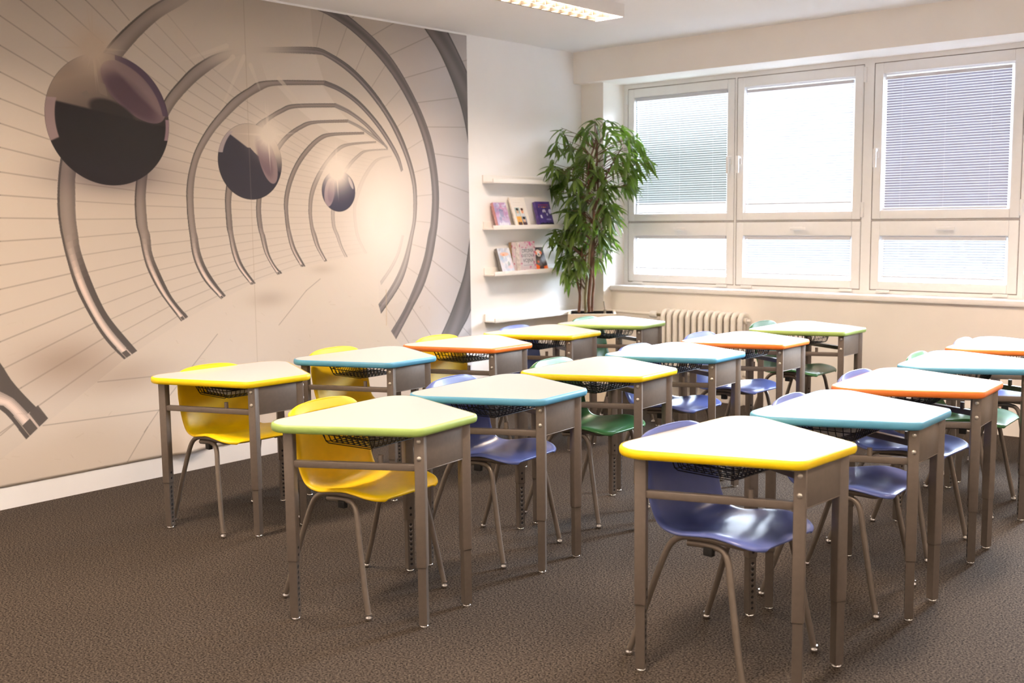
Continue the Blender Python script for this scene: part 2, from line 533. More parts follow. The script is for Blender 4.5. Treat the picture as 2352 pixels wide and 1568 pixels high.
# ------------------------------------------------------------------ ceiling lamps (louvred fluorescent fittings)
def lamp_fixture(x0, x1, y0, y1, label=None):
    zb, zt = 2.780, HC
    root = empty('ceiling_lamp', ((x0 + x1) / 2, (y0 + y1) / 2, zt))
    if label: tag(root, label, 'ceiling lamp')
    else: tag(root, 'louvred ceiling lamp out of the picture above the desks', 'ceiling lamp', 'other ceiling lamps')
    hx, hy, h = (x1 - x0) / 2, (y1 - y0) / 2, zt - zb
    b = MB()
    t = .004
    b.box(-hx, -hx + t, -hy, hy, -h, 0); b.box(hx - t, hx, -hy, hy, -h, 0)
    b.box(-hx + t, hx - t, -hy, -hy + t, -h, 0); b.box(-hx + t, hx - t, hy - t, hy, -h, 0)
    b.box(-hx + t, hx - t, -hy + t, hy - t, -t, 0)
    b.build('housing', M['lampbody'], root)
    for s in (-1, 1):
        MB().tube([(s * hx * .5, -hy + .03, -.030), (s * hx * .5, hy - .03, -.030)], .013, 12).build('fluorescent_tube', M['tube'], root, smooth=60)
    g = MB()
    n = 13
    hi = hx - t - .004
    for k in range(1, n):
        y = -hy + 2 * hy * k / n
        for s in (-1, 1):
            # parabolic cross blade: curved top edge
            P = []
            for q in range(9):
                f = q / 8
                P.append((s * (.006 + f * (hi - .010)), .016 + .016 * (2 * f - 1) ** 2))
            vs = [(px, y - .002, -h + .003) for px, _ in P] + [(px, y - .006 * 0 - .002, -h + .003 + pz) for px, pz in P] \
               + [(px, y + .002, -h + .003) for px, _ in P] + [(px, y + .002, -h + .003 + pz) for px, pz in P]
            F = []
            for q in range(8):
                F += [(q, q + 1, 10 + q, 9 + q), (18 + q, 27 + q, 28 + q, 19 + q), (9 + q, 10 + q, 28 + q, 27 + q), (q, 18 + q, 19 + q, q + 1)]
            g.add(vs, F)
    for px in (-hi + .001, 0, hi - .001):
        g.box(px - .003, px + .003, -hy + t, hy - t, -h + .002, -h + .034)
    g.build('louvre', M['louvre'], root)
    l = bpy.data.lights.new('fluorescent_light', 'AREA')
    l.shape = 'RECTANGLE'
    l.size, l.size_y = (x1 - x0) * .84, (y1 - y0) * .96
    l.energy = LAMP_POWER
    l.color = LAMP_COLOR
    lo = bpy.data.objects.new('fluorescent_light', l)
    COL.objects.link(lo)
    lo.parent = root
    lo.location = (0, 0, -.046)
    return root
M['lampbody'] = mat('lamp_housing_white', (.80, .77, .75), .45, vary=.01)
M['tube'] = emit_mat('lit_tube', (1, .86, .62), 6.0)
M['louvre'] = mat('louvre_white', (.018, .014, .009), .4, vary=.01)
first = lamp_fixture(1.268, 1.508, -2.86, -1.62, 'white louvred fluorescent lamp fixed to the ceiling, lit')
for (fx, fy) in LAMPS_ELSEWHERE:
    c = copy_tree(first)
    c.location = (fx, fy, HC)
    tag(c, 'louvred ceiling lamp out of the picture above the desks', 'ceiling lamp', 'other ceiling lamps')

# mural design in wall metres (y along the wall, z up)
RIBS = {
 'L0': ([(-5.244,0.552),(-5.113,0.534),(-4.988,0.354)],
   [(-5.217,0.953),(-5.097,0.775),(-5.042,0.673),(-4.954,0.555),(-4.863,0.449)]),
 'L1': ([(-3.986,2.798),(-4.144,2.699),(-4.323,2.545),(-4.437,2.419),(-4.55,2.264),(-4.653,2.045),(-4.71,1.831),(-4.733,1.692),(-4.741,1.565),(-4.734,1.458),(-4.73,1.43),(-4.709,1.311),(-4.663,1.135),(-4.571,0.941),(-4.495,0.822),(-4.404,0.721)],
   [(-3.855,2.794),(-3.937,2.738),(-4.071,2.653),(-4.202,2.537),(-4.319,2.41),(-4.447,2.252),(-4.565,2.007),(-4.628,1.758),(-4.636,1.672),(-4.642,1.532),(-4.634,1.424),(-4.627,1.352),(-4.589,1.219),(-4.529,1.06),(-4.464,0.943),(-4.321,0.761)]),
 'L2': ([(-3.312,2.573),(-3.506,2.546),(-3.7,2.496),(-3.862,2.405),(-3.987,2.29),(-4.07,2.193),(-4.168,2.029),(-4.24,1.868),(-4.272,1.733),(-4.287,1.631),(-4.29,1.53),(-4.282,1.451),(-4.271,1.421),(-4.253,1.306),(-4.226,1.214),(-4.157,1.082),(-4.028,0.908)],
   [(-3.344,2.537),(-3.478,2.516),(-3.639,2.461),(-3.825,2.339),(-3.965,2.212),(-4.042,2.115),(-4.121,1.975),(-4.171,1.859),(-4.198,1.768),(-4.218,1.643),(-4.218,1.529),(-4.213,1.449),(-4.202,1.419),(-4.195,1.316),(-4.151,1.199),(-4.08,1.054),(-3.98,0.931)]),
 'L3': ([(-2.881,2.405),(-3.352,2.364),(-3.488,2.308),(-3.608,2.233),(-3.711,2.136),(-3.8,2.037),(-3.881,1.916),(-3.928,1.797),(-3.951,1.692),(-3.956,1.586),(-3.951,1.481),(-3.944,1.414),(-3.933,1.307),(-3.904,1.217),(-3.847,1.124),(-3.746,1.021)],
   [(-2.899,2.375),(-3.277,2.34),(-3.4,2.297),(-3.521,2.227),(-3.641,2.129),(-3.745,2.028),(-3.834,1.906),(-3.88,1.799),(-3.903,1.681),(-3.907,1.551),(-3.899,1.444),(-3.891,1.413),(-3.878,1.318),(-3.842,1.22),(-3.777,1.12),(-3.712,1.041)]),
 'L4': ([(-2.794,2.264),(-3.141,2.235),(-3.252,2.197),(-3.346,2.147),(-3.439,2.092),(-3.563,1.965),(-3.642,1.829),(-3.676,1.707),(-3.689,1.623),(-3.688,1.526),(-3.683,1.441),(-3.674,1.409),(-3.654,1.298),(-3.615,1.205),(-3.524,1.097)],
   [(-2.809,2.237),(-3.126,2.211),(-3.238,2.173),(-3.332,2.123),(-3.395,2.07),(-3.52,1.942),(-3.6,1.806),(-3.635,1.672),(-3.646,1.599),(-3.644,1.501),(-3.637,1.408),(-3.61,1.297),(-3.57,1.209),(-3.489,1.105)]),
 'L5': ([(-2.694,2.164),(-3.0,2.137),(-3.098,2.105),(-3.196,2.05),(-3.278,1.977),(-3.375,1.849),(-3.434,1.723),(-3.456,1.636),(-3.465,1.549),(-3.455,1.45),(-3.442,1.404),(-3.416,1.303),(-3.374,1.226),(-3.32,1.15)],
   [(-2.698,2.145),(-2.968,2.122),(-3.083,2.083),(-3.182,2.025),(-3.263,1.946),(-3.346,1.825),(-3.4,1.711),(-3.42,1.63),(-3.427,1.549),(-3.417,1.437),(-3.404,1.404),(-3.378,1.29),(-3.335,1.212),(-3.283,1.158)]),
 'L6': ([(-2.555,2.089),(-2.853,2.067),(-2.955,2.036),(-3.056,1.961),(-3.141,1.868),(-3.209,1.752),(-3.247,1.625),(-3.244,1.498),(-3.23,1.4),(-3.198,1.297),(-3.13,1.193)],
   [(-2.556,2.074),(-2.828,2.049),(-2.939,2.011),(-3.041,1.929),(-3.126,1.83),(-3.187,1.714),(-3.216,1.599),(-3.213,1.485),(-3.196,1.4),(-3.165,1.309),(-3.094,1.195)]),
 'L7': ([(-2.448,2.032),(-2.683,2.009),(-2.788,1.978),(-2.894,1.889),(-2.982,1.782),(-3.036,1.678),(-3.054,1.561),(-3.045,1.457),(-3.031,1.396),(-3.001,1.317),(-2.935,1.218)],
   [(-2.448,2.021),(-2.665,1.996),(-2.772,1.959),(-2.878,1.87),(-2.958,1.757),(-3.009,1.652),(-3.025,1.548),(-3.017,1.456),(-2.994,1.396),(-2.968,1.316),(-2.912,1.224)]),
 'L8': ([(-2.338,1.986),(-2.542,1.968),(-2.615,1.938),(-2.706,1.868),(-2.797,1.76),(-2.852,1.653),(-2.865,1.547),(-2.86,1.454),(-2.832,1.392),(-2.797,1.311),(-2.756,1.242)],
   [(-2.338,1.977),(-2.524,1.959),(-2.597,1.925),(-2.689,1.849),(-2.772,1.74),(-2.822,1.64),(-2.834,1.547),(-2.831,1.454),(-2.803,1.392),(-2.776,1.317),(-2.733,1.244)]),
 'L9': ([(-2.302,1.938),(-2.452,1.91),(-2.566,1.805),(-2.642,1.682),(-2.673,1.56),(-2.653,1.389),(-2.577,1.261)],
   [(-2.302,1.932),(-2.434,1.897),(-2.539,1.792),(-2.606,1.675),(-2.647,1.56),(-2.626,1.388),(-2.558,1.263)]),
 'R4': ([(-2.794,2.264),(-2.674,2.226),(-2.535,2.154),(-2.428,2.073),(-2.338,1.992)],
   [(-2.809,2.237),(-2.684,2.201),(-2.553,2.135),(-2.447,2.056),(-2.347,1.982)]),
 'R5': ([(-2.694,2.164),(-2.59,2.13),(-2.465,2.072),(-2.374,2.018)],
   [(-2.698,2.145),(-2.599,2.113),(-2.484,2.057),(-2.384,2.008)]),
 'R3': ([(-2.881,2.405),(-2.755,2.374),(-2.618,2.312),(-2.496,2.227),(-2.371,2.112),(-2.244,1.952),(-2.199,1.841)],
   [(-2.899,2.375),(-2.774,2.346),(-2.637,2.284),(-2.515,2.199),(-2.391,2.083),(-2.268,1.93),(-2.219,1.827)]),
 'R2': ([(-3.312,2.573),(-2.972,2.61),(-2.848,2.592),(-2.663,2.519),(-2.49,2.402),(-2.347,2.264),(-2.22,2.106),(-2.128,1.928),(-2.078,1.773),(-2.068,1.63),(-2.082,1.487),(-2.112,1.378),(-2.172,1.179),(-2.235,1.053),(-2.316,0.957),(-2.444,0.835)],
   [(-3.344,2.537),(-2.957,2.567),(-2.85,2.553),(-2.682,2.478),(-2.527,2.372),(-2.367,2.221),(-2.259,2.076),(-2.168,1.912),(-2.114,1.744),(-2.106,1.616),(-2.116,1.487),(-2.149,1.379),(-2.21,1.223),(-2.282,1.098),(-2.372,0.989),(-2.466,0.903)]),
 'R25': ([(-2.204,1.38),(-2.251,1.253),(-2.328,1.143),(-2.437,1.035)],
   [(-2.228,1.38),(-2.276,1.261),(-2.351,1.158),(-2.445,1.063)]),
 'R1': ([(-2.834,2.938),(-2.702,2.864),(-2.599,2.815),(-2.442,2.728),(-2.297,2.622),(-2.187,2.51),(-2.075,2.366),(-1.98,2.218),(-1.904,2.05),(-1.858,1.85),(-1.843,1.661),(-1.858,1.485),(-1.88,1.374),(-1.929,1.199),(-2.016,1.012),(-2.143,0.845),(-2.307,0.641)],
   [(-3.097,2.883),(-2.986,2.861),(-2.839,2.829),(-2.671,2.767),(-2.498,2.668),(-2.355,2.562),(-2.228,2.437),(-2.098,2.267),(-2.004,2.088),(-1.948,1.919),(-1.922,1.776),(-1.916,1.631),(-1.937,1.456),(-1.964,1.375),(-2.01,1.216),(-2.096,1.045),(-2.222,0.85),(-2.353,0.703)]),
 'R0': ([(-1.815,2.983),(-1.715,2.854),(-1.613,2.721),(-1.509,2.571),(-1.381,2.359),(-1.273,2.093)],
   [(-2.075,2.977),(-1.961,2.853),(-1.823,2.714),(-1.703,2.539),(-1.601,2.343),(-1.541,2.155),(-1.512,1.993)]),
 'R00': ([(-1.413,0.979),(-1.542,0.756),(-1.6,0.683),(-1.657,0.619),(-1.713,0.555)],
   [(-1.516,1.366),(-1.578,1.11),(-1.66,0.932),(-1.762,0.757),(-1.883,0.587)]),
}
ROOF = [[(-3.589,2.89),(-3.095,2.914),(-2.983,2.857),(-2.972,2.614),(-3.327,2.575),(-3.53,2.651)],[(-3.404,2.521),(-2.952,2.565),(-2.893,2.405),(-3.344,2.366)],[(-3.269,2.338),(-2.904,2.371),(-2.807,2.265),(-3.149,2.237)],[(-3.118,2.212),(-2.795,2.236),(-2.698,2.166),(-3.0,2.139)],[(-2.968,2.122),(-2.695,2.145),(-2.569,2.091),(-2.853,2.068)],[(-2.828,2.049),(-2.556,2.073),(-2.448,2.032),(-2.683,2.01)],[(-2.657,1.993),(-2.449,2.018),(-2.338,1.987),(-2.538,1.969)]]
TFLOOR = [(-5.402,0.105),(-4.988,0.353),(-4.403,0.72),(-4.027,0.907),(-3.748,1.021),(-3.524,1.099),(-3.319,1.15),(-3.126,1.192),(-2.934,1.218),(-2.752,1.244),(-2.576,1.262),(-2.464,1.276),(-2.467,1.188),(-2.459,0.959),(-2.434,0.835),(-2.352,0.704),(-2.287,0.62),(-1.917,0.306),(-1.5,-0.191),(-1.516,-0.885),(-5.441,-0.455)]
PLANKS0 = [((-5.024,1.885),(-4.72,1.822)),((-5.033,1.76),(-4.736,1.723)),((-5.04,1.642),(-4.743,1.623)),((-5.048,1.525),(-4.739,1.519)),((-5.056,1.405),(-4.733,1.418)),((-5.064,1.282),(-4.712,1.32)),((-5.072,1.158),(-4.691,1.222)),((-5.081,1.026),(-4.655,1.128)),((-5.09,0.886),(-4.621,1.034)),((-5.081,0.745),(-4.571,0.943)),((-4.997,0.633),(-4.518,0.854)),((-4.913,0.523),(-4.456,0.771)),((-5.016,2.007),(-4.763,1.937)),((-5.008,2.132),(-4.781,2.059)),((-4.999,2.266),(-4.758,2.163)),((-4.991,2.4),(-4.712,2.263)),((-4.981,2.548),(-4.63,2.346)),((-4.871,2.641),(-4.554,2.429)),((-4.682,2.667),(-4.426,2.473)),((-4.516,2.691),(-4.342,2.547)),((-4.361,2.712),(-4.265,2.617))]
FLINES = [((-4.303,0.284),(-4.168,0.437)),((-4.168,0.437),(-3.783,0.81)),((-3.323,0.828),(-3.094,1.036)),((-3.094,1.036),(-2.975,1.107)),((-4.894,0.414),(-4.178,0.399)),((-4.57,0.611),(-4.229,0.602)),((-4.418,0.129),(-4.279,0.311)),((-5.122,0.396),(-4.979,0.49))]
RAYS = [((-3.509,2.494),(-3.747,2.061)),((-3.588,2.486),(-3.742,2.349)),((-3.464,2.447),(-3.382,2.263)),((-3.631,2.546),(-3.993,2.408)),((-3.253,2.386),(-3.055,2.21))]

# ------------------------------------------------------------------ printed wall mural
class Canvas:
    """small painter: a printed picture computed in metres on its own sheet"""
    def __init__(s, x0, x1, y0, y1, res, bgc):
        s.x0, s.y0, s.res = x0, y0, res
        s.w, s.h = int(round((x1 - x0) / res)), int(round((y1 - y0) / res))
        s.a = np.empty((s.h, s.w, 3), np.float32)
        s.a[:] = bgc
    def win(s, xa, xb, ya, yb):
        i0 = max(int((xa - s.x0) / s.res) - 1, 0); i1 = min(int((xb - s.x0) / s.res) + 2, s.w)
        j0 = max(int((ya - s.y0) / s.res) - 1, 0); j1 = min(int((yb - s.y0) / s.res) + 2, s.h)
        if i1 <= i0 or j1 <= j0: return None
        X, Y = np.meshgrid(s.x0 + (np.arange(i0, i1) + .5) * s.res, s.y0 + (np.arange(j0, j1) + .5) * s.res)
        return slice(j0, j1), slice(i0, i1), X, Y
    def mix(s, sl, col, al):
        v = s.a[sl[0], sl[1]]
        if np.ndim(al) == 2: al = al[..., None]
        s.a[sl[0], sl[1]] = v + (np.asarray(col, np.float32) - v) * al
    def poly(s, P, col, al=1.0):
        P = np.asarray(P, float)
        q = s.win(P[:, 0].min(), P[:, 0].max(), P[:, 1].min(), P[:, 1].max())
        if q is None: return
        X, Y = q[2], q[3]
        ins = np.zeros(X.shape, bool)
        for (xa, ya), (xb, yb) in zip(P, np.roll(P, -1, 0)):
            if ya == yb: continue
            c = ((ya > Y) != (yb > Y)) & (X < (xb - xa) * (Y - ya) / (yb - ya) + xa)
            ins ^= c
        s.mix(q, col, ins.astype(np.float32) * al)
    def line(s, A, B, wd, col, al=1.0, taper=False):
        (xa, ya), (xb, yb) = A, B
        q = s.win(min(xa, xb) - wd, max(xa, xb) + wd, min(ya, yb) - wd, max(ya, yb) + wd)
        if q is None: return
        X, Y = q[2], q[3]
        L2 = (xb - xa) ** 2 + (yb - ya) ** 2 + 1e-12
        t = np.clip(((X - xa) * (xb - xa) + (Y - ya) * (yb - ya)) / L2, 0, 1)
        d = np.hypot(X - xa - t * (xb - xa), Y - ya - t * (yb - ya))
        ww = wd * (1 - .8 * t) if taper else wd
        k = np.clip((ww / 2 - d) / s.res + .5, 0, 1) * al
        if taper: k = k * (1 - t)
        s.mix(q, col, k)
    def ell(s, cx, cy, rx, ry, col, al=1.0, rot=0.0, soft=0.0, clip=None):
        R = max(rx, ry) * (1 + soft) + .01
        q = s.win(cx - R, cx + R, cy - R, cy + R)
        if q is None: return
        X, Y = q[2] - cx, q[3] - cy
        c_, s_ = math.cos(rot), math.sin(rot)
        d = np.sqrt(((X * c_ + Y * s_) / rx) ** 2 + ((-X * s_ + Y * c_) / ry) ** 2)
        if soft: k = np.clip((1 + soft - d) / soft, 0, 1); k = k * k * (3 - 2 * k)
        else: k = np.clip((1 - d) * min(rx, ry) / s.res + .5, 0, 1)
        if clip is not None: k = k * clip(q[2], q[3])
        s.mix(q, col, k * al)
    def glow(s, cx, cy, rx, ry, col, al, p=1.0):
        q = s.win(cx - 3 * rx, cx + 3 * rx, cy - 3 * ry, cy + 3 * ry)
        if q is None: return
        d2 = ((q[2] - cx) / rx) ** 2 + ((q[3] - cy) / ry) ** 2
        s.mix(q, col, np.clip(al * np.exp(-d2 ** p), 0, 1))
    def half(s):
        a = s.a[:s.h // 2 * 2, :s.w // 2 * 2]
        return (a[0::2, 0::2] + a[1::2, 0::2] + a[0::2, 1::2] + a[1::2, 1::2]) / 4

MUR_Y0, MUR_Y1, MUR_Z0, MUR_Z1 = -6.40, -1.520, 0.118, HC - 0.012
def resample(P, n):
    P = np.array(crom(P, 8))
    d = np.r_[0, np.cumsum(np.hypot(*np.diff(P, axis=0).T))]
    t = np.linspace(0, d[-1], n)
    return np.c_[np.interp(t, d, P[:, 0]), np.interp(t, d, P[:, 1])], d[-1]

# the nearest rib carries on up the wall beyond the left border of the view
RIBS['L0'] = ([(-5.97, 3.0), (-6.07, 2.35), (-6.06, 1.75), (-5.92, 1.25), (-5.56, .78)] + RIBS['L0'][0], [(-5.70, 3.0), (-5.80, 2.35), (-5.79, 1.75), (-5.68, 1.38), (-5.44, 1.16)] + RIBS['L0'][1])

def paint_mural():
    c = Canvas(MUR_Y0, MUR_Y1, MUR_Z0, MUR_Z1, 0.0016, (.865, .835, .805))
    WHITE = (.95, .93, .905)
    LINE = (.52, .48, .45)
    # cooler, slightly greyer panels on the right side of the tunnel
    q = c.win(-2.6, -1.5, MUR_Z0, MUR_Z1)
    k = np.clip((q[2] + 2.45) / .6, 0, 1)
    c.mix(q, (.845, .83, .845), k.astype(np.float32))
    for P in ROOF: c.poly(P, (.90, .875, .85))
    # joints between the wall panels
    def planks(La, Lb, al, wd):
        for A, B in zip(La, Lb): c.line(A, B, wd, LINE, al)
    planks([a for a, b in PLANKS0], [b for a, b in PLANKS0], .42, .0075)
    for a, b in PLANKS0:
        a, b = np.array(a), np.array(b)
        c.line(tuple(a), tuple(a + (a - b) * 4.2), .0075, LINE, .42)
    Z_EYE = 1.515
    prev = None
    for i, name in enumerate(['L1', 'L2', 'L3', 'L4', 'L5', 'L6', 'L7', 'L8', 'L9']):
        E0, E1 = RIBS[name]
        sides = []
        for E_ in (E0, E1):
            P, L = resample(E_, 400)
            j = int(np.argmin(np.where(P[:, 0] < P[:, 0].min() + .25, abs(P[:, 1] - Z_EYE), 9)))
            arc = np.linspace(0, L, 400)
            d = (L - arc[j]) / 8.5
            pts = {}
            for kk in range(-14, 9):
                t = arc[j] + kk * d
                if 0 <= t <= L: pts[kk] = (np.interp(t, arc, P[:, 0]), np.interp(t, arc, P[:, 1]))
            sides.append(pts)
        if prev is not None:
            for kk in sides[0]:
                if kk in prev: c.line(prev[kk], sides[0][kk], .0065 - .0005 * i, LINE, .36 - .025 * i)
        prev = sides[1]
    # right-hand panels
    R1a, L1_ = resample(RIBS['R1'][0], 300); R1b, _ = resample(RIBS['R1'][1], 300)
    R2a, L2_ = resample(RIBS['R2'][0], 300)
    for kk in range(16):
        t1 = 1 - (.35 + kk) / 14.5
        t2 = 1 - (.35 + kk) / 15.5
        if t1 < .02: break
        A = R1a[int(t1 * 299)]; B = R1b[int(t1 * 299)]; D = R2a[int(max(t2, 0) * 299)]
        c.line(tuple(D), tuple(B), .006, LINE, .30)
        e_ = A + (A - D) / max(np.hypot(*(A - D)), .01) * 1.2
        c.line(tuple(A), tuple(e_), .006, LINE, .42)
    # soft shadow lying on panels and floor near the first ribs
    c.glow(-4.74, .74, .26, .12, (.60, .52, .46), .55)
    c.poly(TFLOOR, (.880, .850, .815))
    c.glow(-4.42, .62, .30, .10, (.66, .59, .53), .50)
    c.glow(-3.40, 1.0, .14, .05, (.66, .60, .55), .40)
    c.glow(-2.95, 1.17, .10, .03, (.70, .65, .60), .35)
    for a, b in FLINES: c.line(a, b, .006, LINE, .45)
    # ribs
    for name, (E0, E1) in RIBS.items():
        n = 70
        A, _ = resample(E0, n); B, _ = resample(E1, n)
        left = name[0] == 'L'
        NS = 16
        fade = {'L9': .30, 'L8': .70, 'L7': .90, 'R4': .8, 'R5': .6, 'R25': .45}.get(name, 1.0)
        for i in range(n - 1):
            s_ = i / (n - 1)
            low = np.clip((1.45 - (A[i, 1] + B[i, 1]) / 2) / .26, 0, 1) if left else 0.0
            for k in range(NS):
                u = (k + .5) / NS
                if left:
                    v = .50 + .12 * math.sin(math.pi * min(u * 1.1, 1))
                    if u < .10: v = .34
                    hl = math.exp(-((u - .36) / .19) ** 2)
                    v = v + (.96 - v) * hl * low
                    if u > .64: v = v + (.36 - v) * low
                    if u < .16: v = v + (.36 - v) * low
                    if name in ('L4', 'L5', 'L6') and low == 0: v -= .04
                else:
                    v = .50 + .05 * math.sin(u * 9 + s_ * 5)
                    if u < .07 or u > .95: v = .38
                    if name in ('R2', 'R3', 'R4', 'R5', 'R25'): v += -.03 + .10 * (u > .45) * (u < .7)
                    if name in ('R2', 'R3') and u < .15: v -= .10
                col = (v * 1.03, v * .965, v * .94) if left else (v * 1.0, v * .955, v * .97)
                a0 = A[i] + (B[i] - A[i]) * (k / NS); a1 = A[i + 1] + (B[i + 1] - A[i + 1]) * (k / NS)
                b0 = A[i] + (B[i] - A[i]) * ((k + 1) / NS); b1 = A[i + 1] + (B[i + 1] - A[i + 1]) * ((k + 1) / NS)
                c.poly([a0, a1, b1, b0], col, fade)
        if left and name not in ('L9', 'L8'):      # foot plate at the lower end of each rib
            a, b = A[-1], B[-1]
            dr = (A[-1] - A[-5]); dr = dr / np.hypot(*dr); wd = np.hypot(*(b - a))
            for (u0, u1, ln, v) in ((0.0, .52, .45, .36), (.52, .66, .62, .82), (.60, 1.0, .60, .37)):
                p0, p1 = a + (b - a) * u0, a + (b - a) * u1
                c.poly([p0, p1, p1 - dr * wd * ln, p0 - dr * wd * ln], (v * 1.03, v * .965, v * .94), .95)
            c.line(tuple(a + (b - a) * .16), tuple(a + (b - a) * .16 - dr * wd * .9), .004, (.85, .8, .75), .8)
    # light at the far end of the tunnel and under the roof
    q = c.win(-3.1, -1.85, .9, 2.3)
    d2 = ((q[2] + 2.42) / .30) ** 2 + ((q[3] - 1.50) / .36) ** 2
    c.mix(q, (.965, .95, .94), np.clip(1.15 * np.exp(-d2 ** .9), 0, 1).astype(np.float32))
    c.glow(-2.36, 1.36, .17, .34, (.96, .94, .93), .45)
    c.glow(-3.55, 2.72, .52, .26, (.865, .835, .80), 1.0, 1.6)
    c.glow(-3.50, 2.56, .26, .17, (.885, .855, .82), 1.0, 1.3)
    for a, b in RAYS: c.line(a, b, .030, (.93, .90, .86), .75, taper=True)
    # glossy balls
    def ball(cx, cy, rx, ry, base, lens, crescent):
        c.ell(cx, cy, rx, ry, (.10, .075, .09))
        c.ell(cx, cy, rx * .985, ry * .985, base)
        ins = lambda X, Y: np.clip((1 - np.hypot((X - cx) / rx, (Y - cy) / ry)) * rx / c.res, 0, 1)
        return ins
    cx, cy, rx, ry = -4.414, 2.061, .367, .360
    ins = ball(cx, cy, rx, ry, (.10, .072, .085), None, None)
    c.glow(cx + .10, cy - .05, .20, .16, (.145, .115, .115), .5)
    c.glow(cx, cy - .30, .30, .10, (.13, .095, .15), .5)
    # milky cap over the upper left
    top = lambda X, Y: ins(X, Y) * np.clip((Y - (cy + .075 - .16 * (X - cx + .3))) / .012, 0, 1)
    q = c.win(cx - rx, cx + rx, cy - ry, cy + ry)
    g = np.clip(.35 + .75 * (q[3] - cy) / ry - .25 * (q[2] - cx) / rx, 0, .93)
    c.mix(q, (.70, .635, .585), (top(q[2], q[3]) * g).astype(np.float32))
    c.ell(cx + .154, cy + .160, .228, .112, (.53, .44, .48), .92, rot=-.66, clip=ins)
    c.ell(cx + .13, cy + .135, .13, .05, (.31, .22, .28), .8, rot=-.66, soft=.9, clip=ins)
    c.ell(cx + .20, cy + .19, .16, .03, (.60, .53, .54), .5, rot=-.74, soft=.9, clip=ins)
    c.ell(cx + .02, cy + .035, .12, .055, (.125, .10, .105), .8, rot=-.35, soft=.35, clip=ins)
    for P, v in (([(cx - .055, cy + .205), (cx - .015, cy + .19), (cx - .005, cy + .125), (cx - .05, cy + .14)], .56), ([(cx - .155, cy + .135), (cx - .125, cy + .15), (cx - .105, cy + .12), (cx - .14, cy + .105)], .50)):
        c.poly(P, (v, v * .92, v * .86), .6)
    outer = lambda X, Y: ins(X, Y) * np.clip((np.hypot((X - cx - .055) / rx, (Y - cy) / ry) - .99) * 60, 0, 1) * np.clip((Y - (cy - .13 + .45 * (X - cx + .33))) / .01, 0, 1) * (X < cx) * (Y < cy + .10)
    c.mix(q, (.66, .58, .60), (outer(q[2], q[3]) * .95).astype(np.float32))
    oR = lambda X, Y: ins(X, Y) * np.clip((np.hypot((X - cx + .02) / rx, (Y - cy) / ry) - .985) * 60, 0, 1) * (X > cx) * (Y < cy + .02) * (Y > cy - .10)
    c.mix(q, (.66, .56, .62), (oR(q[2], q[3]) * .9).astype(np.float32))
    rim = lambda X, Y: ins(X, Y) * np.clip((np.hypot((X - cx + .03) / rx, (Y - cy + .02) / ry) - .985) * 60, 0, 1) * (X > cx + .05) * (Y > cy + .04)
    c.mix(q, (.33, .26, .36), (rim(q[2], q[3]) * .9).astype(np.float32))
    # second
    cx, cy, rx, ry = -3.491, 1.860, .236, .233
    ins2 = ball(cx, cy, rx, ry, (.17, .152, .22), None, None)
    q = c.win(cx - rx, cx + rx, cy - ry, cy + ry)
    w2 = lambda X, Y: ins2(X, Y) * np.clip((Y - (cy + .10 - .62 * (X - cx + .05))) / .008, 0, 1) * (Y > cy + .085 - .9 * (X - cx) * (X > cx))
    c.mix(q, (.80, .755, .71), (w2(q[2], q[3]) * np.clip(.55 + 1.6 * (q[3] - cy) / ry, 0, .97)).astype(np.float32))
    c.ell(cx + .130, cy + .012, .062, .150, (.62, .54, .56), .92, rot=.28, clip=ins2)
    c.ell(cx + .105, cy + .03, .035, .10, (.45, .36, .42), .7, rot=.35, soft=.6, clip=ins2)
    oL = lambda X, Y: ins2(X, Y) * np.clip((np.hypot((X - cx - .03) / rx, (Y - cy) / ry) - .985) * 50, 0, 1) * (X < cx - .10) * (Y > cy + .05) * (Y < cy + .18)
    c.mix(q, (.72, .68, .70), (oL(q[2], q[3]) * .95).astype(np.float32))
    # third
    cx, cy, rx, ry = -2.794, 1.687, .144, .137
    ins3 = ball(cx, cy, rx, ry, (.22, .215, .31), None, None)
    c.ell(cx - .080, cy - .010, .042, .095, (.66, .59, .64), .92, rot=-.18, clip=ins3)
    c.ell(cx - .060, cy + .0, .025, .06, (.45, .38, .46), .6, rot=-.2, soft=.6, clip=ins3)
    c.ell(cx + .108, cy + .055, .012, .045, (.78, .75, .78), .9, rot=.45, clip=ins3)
    # sparkles
    rnd = random.Random(4)
    for (px, pz, r, col, big) in ((-4.491, 2.441, .10, (.84, .78, .72), .26), (-3.353, 2.029, .095, (.955, .925, .89), .26), (-2.806, 1.821, .115, (.975, .95, .925), .22)):
        c.glow(px, pz, r * 1.25, r * 1.2, col, 1.15, 1.1)
        for k in range(16):
            a = 2 * math.pi * (k + .3 * rnd.random()) / 16
            L = big * (.35 + .65 * (k % 4 == 0) + .25 * rnd.random()) * .9
            c.line((px, pz), (px + L * math.cos(a), pz + L * math.sin(a)), .016, col, .75, taper=True)
        for a in (math.pi / 2, -math.pi / 2):
            c.line((px, pz), (px + .01, pz + math.sin(a) * big * .95), .012, col, .9, taper=True)
    # paper joints, scuffs
    for yy in (-3.500, -5.30): c.line((yy, MUR_Z0), (yy + .003, MUR_Z1), .004, (.66, .60, .54), .45)
    c.line((-2.395, .75), (-2.39, 1.0), .008, (.80, .70, .55), .5)
    for k in range(120):
        a, b = rnd.uniform(-5.3, -1.9), rnd.uniform(.13, 1.0)
        c.line((a, b), (a + rnd.uniform(-.03, .05), b + rnd.uniform(-.02, .02)), .004, (.74, .68, .62), rnd.uniform(.1, .35))
    # warm lamplight tone put into the print colour, slightly denser overall
    c.a[:] = np.clip(c.a, 0, 1) * np.array((.945, .925, .90), np.float32)
    return c.half()

